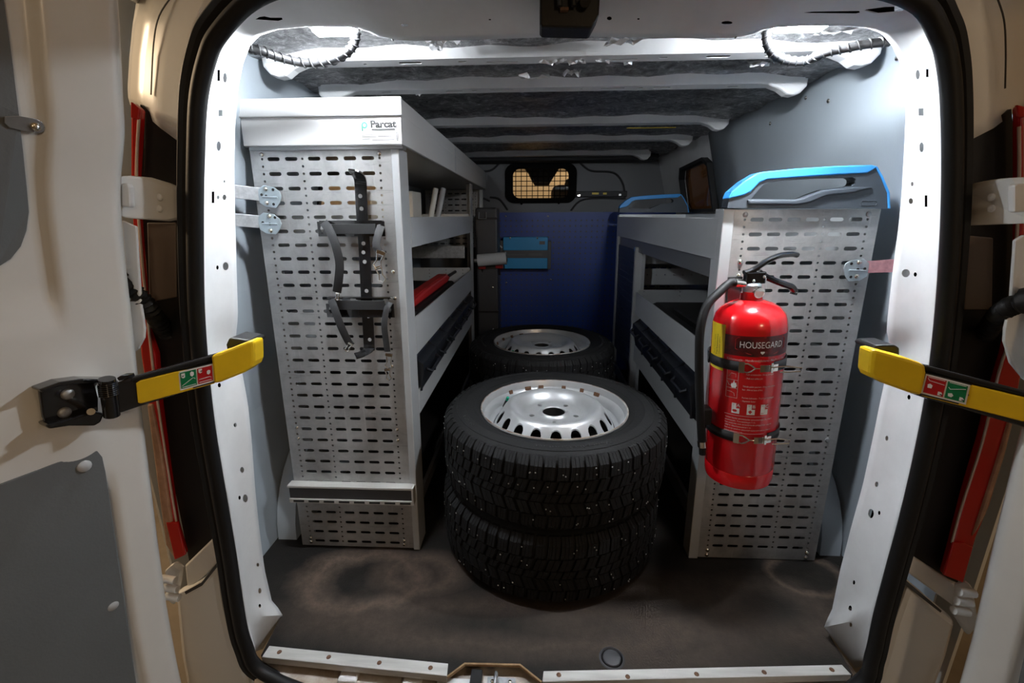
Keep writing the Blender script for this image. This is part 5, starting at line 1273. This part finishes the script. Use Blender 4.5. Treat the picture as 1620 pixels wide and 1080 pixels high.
# ================================================================== WHEELS
def wheel_meshes():
    out = {}
    HW = .111
    # tyre carcass
    prof = [(.2215, .076), (.2225, .088), (.2245, .094), (.227, .0975), (.233, .1010), (.245, .105), (.262, .1095), (.268, .1105), (.270, .1118), (.274, .1105), (.288, .1100), (.304, .1045), (.318, .094), (.327, .078), (.3285, .040), (.3285, 0)]
    full = prof+[(r, -z) for r, z in prof[::-1][1:]]
    out['tyre'] = (MB().lathe(full+[(.215, -.05), (.215, .05)], 96, closed_prof=True), 'tyre_rubber', True)
    tr = MB(); rg = random.Random(3)
    def blk(a, w, z0, z1, skew, r0, r1, drop0=0., drop1=0.):
        vs = []
        for r, dr0, dr1 in ((r0, 0, 0), (r1, drop0, drop1)):
            for (aa, zz, dd) in ((a-w, z0, dr0), (a+w, z0, dr0), (a+w+skew, z1, dr1), (a-w+skew, z1, dr1)):
                R = r-dd; vs.append((R*math.sin(aa), -R*math.cos(aa), zz))
        tr.add(vs, [(3, 2, 1, 0), (4, 5, 6, 7), (0, 1, 5, 4), (1, 2, 6, 5), (2, 3, 7, 6), (3, 0, 4, 7)])
    N = 62; st = 2*math.pi/N
    for k in range(N):
        a = k*st; L = .40*st*(1+.12*math.sin(k*1.7))
        for sg in (-1, 1):
            nl = 3
            for j in range(nl):        # siped shoulder blocks
                aj = a+(j-(nl-1)/2)*2*L/nl
                o_ = .25*st if sg > 0 else -.25*st
                blk(aj+o_, L/nl*.90, sg*.050, sg*.084, sg*.10*st, .322, .3365, 0, .0035)
                blk(aj+o_+.10*st*sg, L/nl*.90, sg*.084, sg*.1015, 0, .300, .3325, 0, .0165)
        for zc, hw_, ph, sk in ((.030, .0165, .1, .35), (-.030, .0165, .6, -.35), (0, .0105, .35, .25)):
            for j in range(2): blk(a+ph*st+(j-.5)*L, L/2*.92, zc-hw_, zc+hw_, sk*st, .320, .3365)
    out['tread'] = (tr, 'tyre_rubber', False)
    sd = MB()
    for k in range(120):
        a = rg.uniform(0, 2*math.pi); z = rg.choice((-.078, -.066, -.036, -.026, .026, .036, .066, .078))+rg.uniform(-.004, .004)
        r = .3365-(.002 if abs(z) > .07 else 0)
        p = Vector((r*math.sin(a), -r*math.cos(a), z)); sd.dome(p, (p.x, p.y, 0), .0021, .0016, 6)
    out['studs'] = (sd, 'stud_metal', False)
    # sidewall rings and lettering
    rg_ = MB()
    for r, z in ((.243, .1045), (.2965, .1080)):
        rg_.tube([(r*math.sin(a), -r*math.cos(a), z) for a in np.linspace(0, 2*math.pi, 97)[:-1]], .0009, 5, closed=True)
    out['sidewall_ring'] = (rg_, 'tyre_rubber', True)
    out['sidewall_lettering'] = []
    for s, ac, size, wd in (('VancoIceContact', 8, .017, .20), ('215/65 R16 C', 140, .015, .12), ('VancoIceContact', 205, .017, .20), ('109/107 R', 300, .012, .08)):
        m = text_mb(s, size, wd, extrude=.0006); a0 = math.radians(ac)
        # letter tops point outward
        m.map(lambda x, y, z: ((.281+y)*math.sin(a0-x/.281), -(.281+y)*math.cos(a0-x/.281), .1103+z))
        out['sidewall_lettering'].append(m)
    # rim
    rp = [(.2235, .094), (.2245, .0985), (.2225, .1015), (.2185, .1005), (.2165, .094), (.2135, .080), (.205, .074), (.2005, .066), (.199, .052), (.191, .046), (.1872, .036)]
    out['rim_barrel'] = (MB().lathe([(.1872, .036), (.186, .030), (.186, -.03), (.196, -.045), (.203, -.072), (.214, -.082), (.2185, -.098), (.2235, -.100), (.2245, -.095)], 96), 'wheel_back', True)  # inner barrel dark from dirt and from shade painted behind the disc
    out['rim'] = (MB().lathe(rp, 96), 'wheel_silver', True)
    out['rim_edge'] = (MB().tube([(.2222*math.sin(a), -.2222*math.cos(a), .1004) for a in np.linspace(0, 2*math.pi, 97)[:-1]], .0020, 6, closed=True), 'wheel_lip', True)
    out['disc_back'] = (MB().lathe([(.036, .066), (.098, .066)], 48), 'wheel_back', True)  # added dark ring, painted shade behind the bolt holes
    out['hub_bore'] = (MB().lathe([(.0338, .078), (.0338, -.03), (0, -.03)], 40), 'ink_black', True)  # closed black tube, shade painted inside the bore
    # disc: hub, bowl, crest, slope with hand holes
    ds = MB()
    ds.lathe([(.034, .050), (.034, .079), (.036, .0815), (.043, .0815), (.048, .0770), (.052, .0755)], 60)
    def sector(N, ra, rb, za, zb, hr, ha, hb, n_arc, n_side, zf=None, a_off=0.):
        """ring of N sectors, each with one hole"""
        st_ = 2*math.pi/N
        for k in range(N):
            a0 = k*st_+a_off; bnd = []
            for i in range(n_arc): bnd.append((a0-st_/2+st_*i/n_arc, 0))
            for i in range(n_side): bnd.append((a0+st_/2, i/n_side))
            for i in range(n_arc): bnd.append((a0+st_/2-st_*i/n_arc, 1))
            for i in range(n_side): bnd.append((a0-st_/2, 1-i/n_side))
            tc_ = hr; ho = []
            for (aa, tt) in bnd:
                da = (aa-a0)/(st_/2); dt = (tt-tc_)/(max(tc_, 1-tc_)); an = math.atan2(dt, da)
                ho.append((a0+ha*math.cos(an), tc_+hb*math.sin(an)))
            def P(a, t, dz=0.):
                r = lerp(ra, rb, t); z = zf(t) if zf else lerp(za, zb, t)
                return (r*math.sin(a), -r*math.cos(a), z-dz)
            n = len(bnd)
            vs = [P(*q) for q in bnd]+[P(*q) for q in ho]+[P(q[0], q[1], .005) for q in ho]
            ds.add(vs, [(i, (i+1) % n, (i+1) % n+n, i+n) for i in range(n)]+[(i+n, (i+1) % n+n, (i+1) % n+2*n, i+2*n) for i in range(n)])
    sector(5, .052, .092, .0755, .0755, .46, .105, .21, 12, 4)
    ds.lathe([(.092, .0755), (.098, .0775), (.106, .0850), (.115, .0945), (.123, .1010), (.131, .1040), (.138, .1040), (.144, .1015), (.148, .0975)], 90)
    sector(18, .148, .184, .0975, .040, .46, .098, .36, 5, 3, zf=lambda t: .0975-.0575*(t**1.2))
    ds.lathe([(.184, .040), (.1865, .030), (.1865, .0)], 90)
    out['disc'] = (ds, 'wheel_silver', True)
    return out
def make_wheel():
    w = thing('wheel', (0, 0, 0), 'wheel', 'wheel', 'stacked studded winter wheels', local=True)
    ms = wheel_meshes(); obs = {}
    for nm, par in (('tyre', None), ('rim', None), ('tread', 'tyre'), ('studs', 'tyre'), ('sidewall_ring', 'tyre'), ('sidewall_lettering', 'tyre'), ('disc', 'rim'), ('rim_edge', 'rim'), ('hub_bore', 'rim'), ('disc_back', 'rim'), ('rim_barrel', 'rim')):
        if nm == 'sidewall_lettering':
            for m_ in ms[nm]: m_.build(nm, 'tyre_letter', obs[par])
            continue
        mb, m, sm = ms[nm]
        obs[nm] = mb.build(nm, m, w if par is None else obs[par], smooth=sm, weld=1e-5 if nm == 'disc' else 0.)
    obs['studs']['kind'] = 'stuff'; obs['tread']['kind'] = 'stuff'
    MB().cyl((0, 0, .0), (0, 0, .001), .033, 24).build('hub_hole_shadow', 'ink_black', obs['rim']) if False else None
    # valve with green cap on the far left of the rim
    a = math.radians(238); p = Vector((.190*math.sin(a), -.190*math.cos(a), .050)); q = p+Vector((-math.sin(a)*.012, math.cos(a)*.012, .026))
    MB().cyl(p, q, .0045, 10).build('valve_stem', 'rubber', obs['rim'], smooth=True)
    MB().cyl(q, q+(q-p).normalized()*.012, .0050, 10).build('valve_cap', 'green_cap', obs['rim'], smooth=True)
    for a in (222, 203, 190, 168, 150, 134, 342):
        an = math.radians(a); c = Vector((.2085*math.sin(an), -.2085*math.cos(an), .078)); t_ = Vector((math.cos(an), math.sin(an), 0)); o_ = Vector((-math.sin(an), math.cos(an), 0))
        L = .016 if a == 342 else .007+.004*((a*7) % 3)/2
        mb = MB().prism([c-t_*L+o_*.000+Vector((0, 0, -.006)), c+t_*L+Vector((0, 0, -.006)), c+t_*L+Vector((0, 0, .008))+Vector((math.sin(an), -math.cos(an), 0))*.004, c-t_*L+Vector((0, 0, .008))+Vector((math.sin(an), -math.cos(an), 0))*.004], o_*.004)
        mb.build('balance_weight', 'screw_rust' if a != 342 else 'alu_dark', obs['rim'], bevel=.0008)
    return w
def copy_tree(o, parent=None):
    c = o.copy(); COL.objects.link(c); c.parent = parent
    if parent is not None: c.matrix_parent_inverse = Matrix.Identity(4)
    for ch in [x for x in COL.objects if x.parent == o]: copy_tree(ch, c)
    return c
W0 = make_wheel()
for k, (x, y, z, rz, lab) in enumerate(((.0035, 1.303, .3365, 0., 'silver steel wheel with studded tyre on top of the front stack'), (-.006, 1.302, .112, 2.1, 'studded tyre and wheel at the bottom of the front stack'), (-.023, 2.055, .3365, 1.3, 'silver steel wheel with studded tyre on top of the rear stack'), (-.018, 2.06, .112, 4.0, 'studded tyre and wheel at the bottom of the rear stack'))):
    w = W0 if k == 0 else copy_tree(W0)
    w.location = (x, y, z); w.rotation_euler = (0, 0, rz); w['label'] = lab

# ================================================================== LED LAMPS AND CONDUITS
def lamp(u0, u1, v, lab, label2, path):
    y = .955; zc = 1.352
    a, b = atZ(u0, v, zc), atZ(u1, v, zc)
    x0, x1 = a.x, b.x
    t = thing('interior_lamp', ((x0+x1)/2, y, zc), lab, 'lamp', 'interior LED lamps')
    MB().box(x0-.008, x1+.008, a.y-.020, a.y+.024, zc+.003, zc+.020).build('housing', 'white_inner', t, bevel=.004)
    MB().box(x0, x1, a.y-.014, a.y+.018, zc-.004, zc+.004).build('lens', 'led', t, bevel=.002)
    MB().box(x0+.01, x1-.01, a.y-.010, a.y+.014, zc+.018, 1.374).build('mount', 'white_inner', t)
    P = smooth_path(path, 9)
    c = thing('wiring_conduit', P[0], label2, 'conduit', 'spiral-wrapped lamp cables')
    MB().tube(P, .0082, 12).build('cable_core', 'spiral_wrap', c, smooth=True)
    # spiral wrap bands
    sp = []; tot = 0
    for i in range(len(P)-1):
        t_ = (P[i+1]-P[i]).normalized(); u_ = t_.orthogonal().normalized(); w_ = t_.cross(u_)
        for k in range(4):
            q = lerp(P[i], P[i+1], k/4); tot += 1; an = tot*.42
            sp.append(q+(Vector((0, 0, 1))-t_*t_.z).normalized()*math.cos(an)*.0088+t_.cross((Vector((0, 0, 1))-t_*t_.z).normalized())*math.sin(an)*.0088)
    MB().tube(sp, .0016, 5).build('spiral_band', 'spiral_wrap', c, smooth=True)
lamp(498, 560, 50, 'glowing white LED lamp strip under the header at left', 'spiral-wrapped cable hanging from the left LED lamp to the pillar', [atZ(394, 76, 1.318), atZ(412, 80, 1.315), atZ(440, 90, 1.312), atZ(478, 99, 1.310), atZ(515, 98, 1.312), atZ(545, 86, 1.318), atZ(560, 70, 1.335), atZ(564, 50, 1.356)])
lamp(1230, 1302, 44, 'glowing white LED lamp strip under the header at right', 'spiral-wrapped cable hanging from the right LED lamp to the pillar', [atZ(1213, 48, 1.356), atZ(1213, 68, 1.335), atZ(1224, 86, 1.318), atZ(1246, 96, 1.312), atZ(1275, 96, 1.310), atZ(1300, 85, 1.312), atZ(1330, 78, 1.315), atZ(1370, 70, 1.317), atZ(1408, 66, 1.318)])
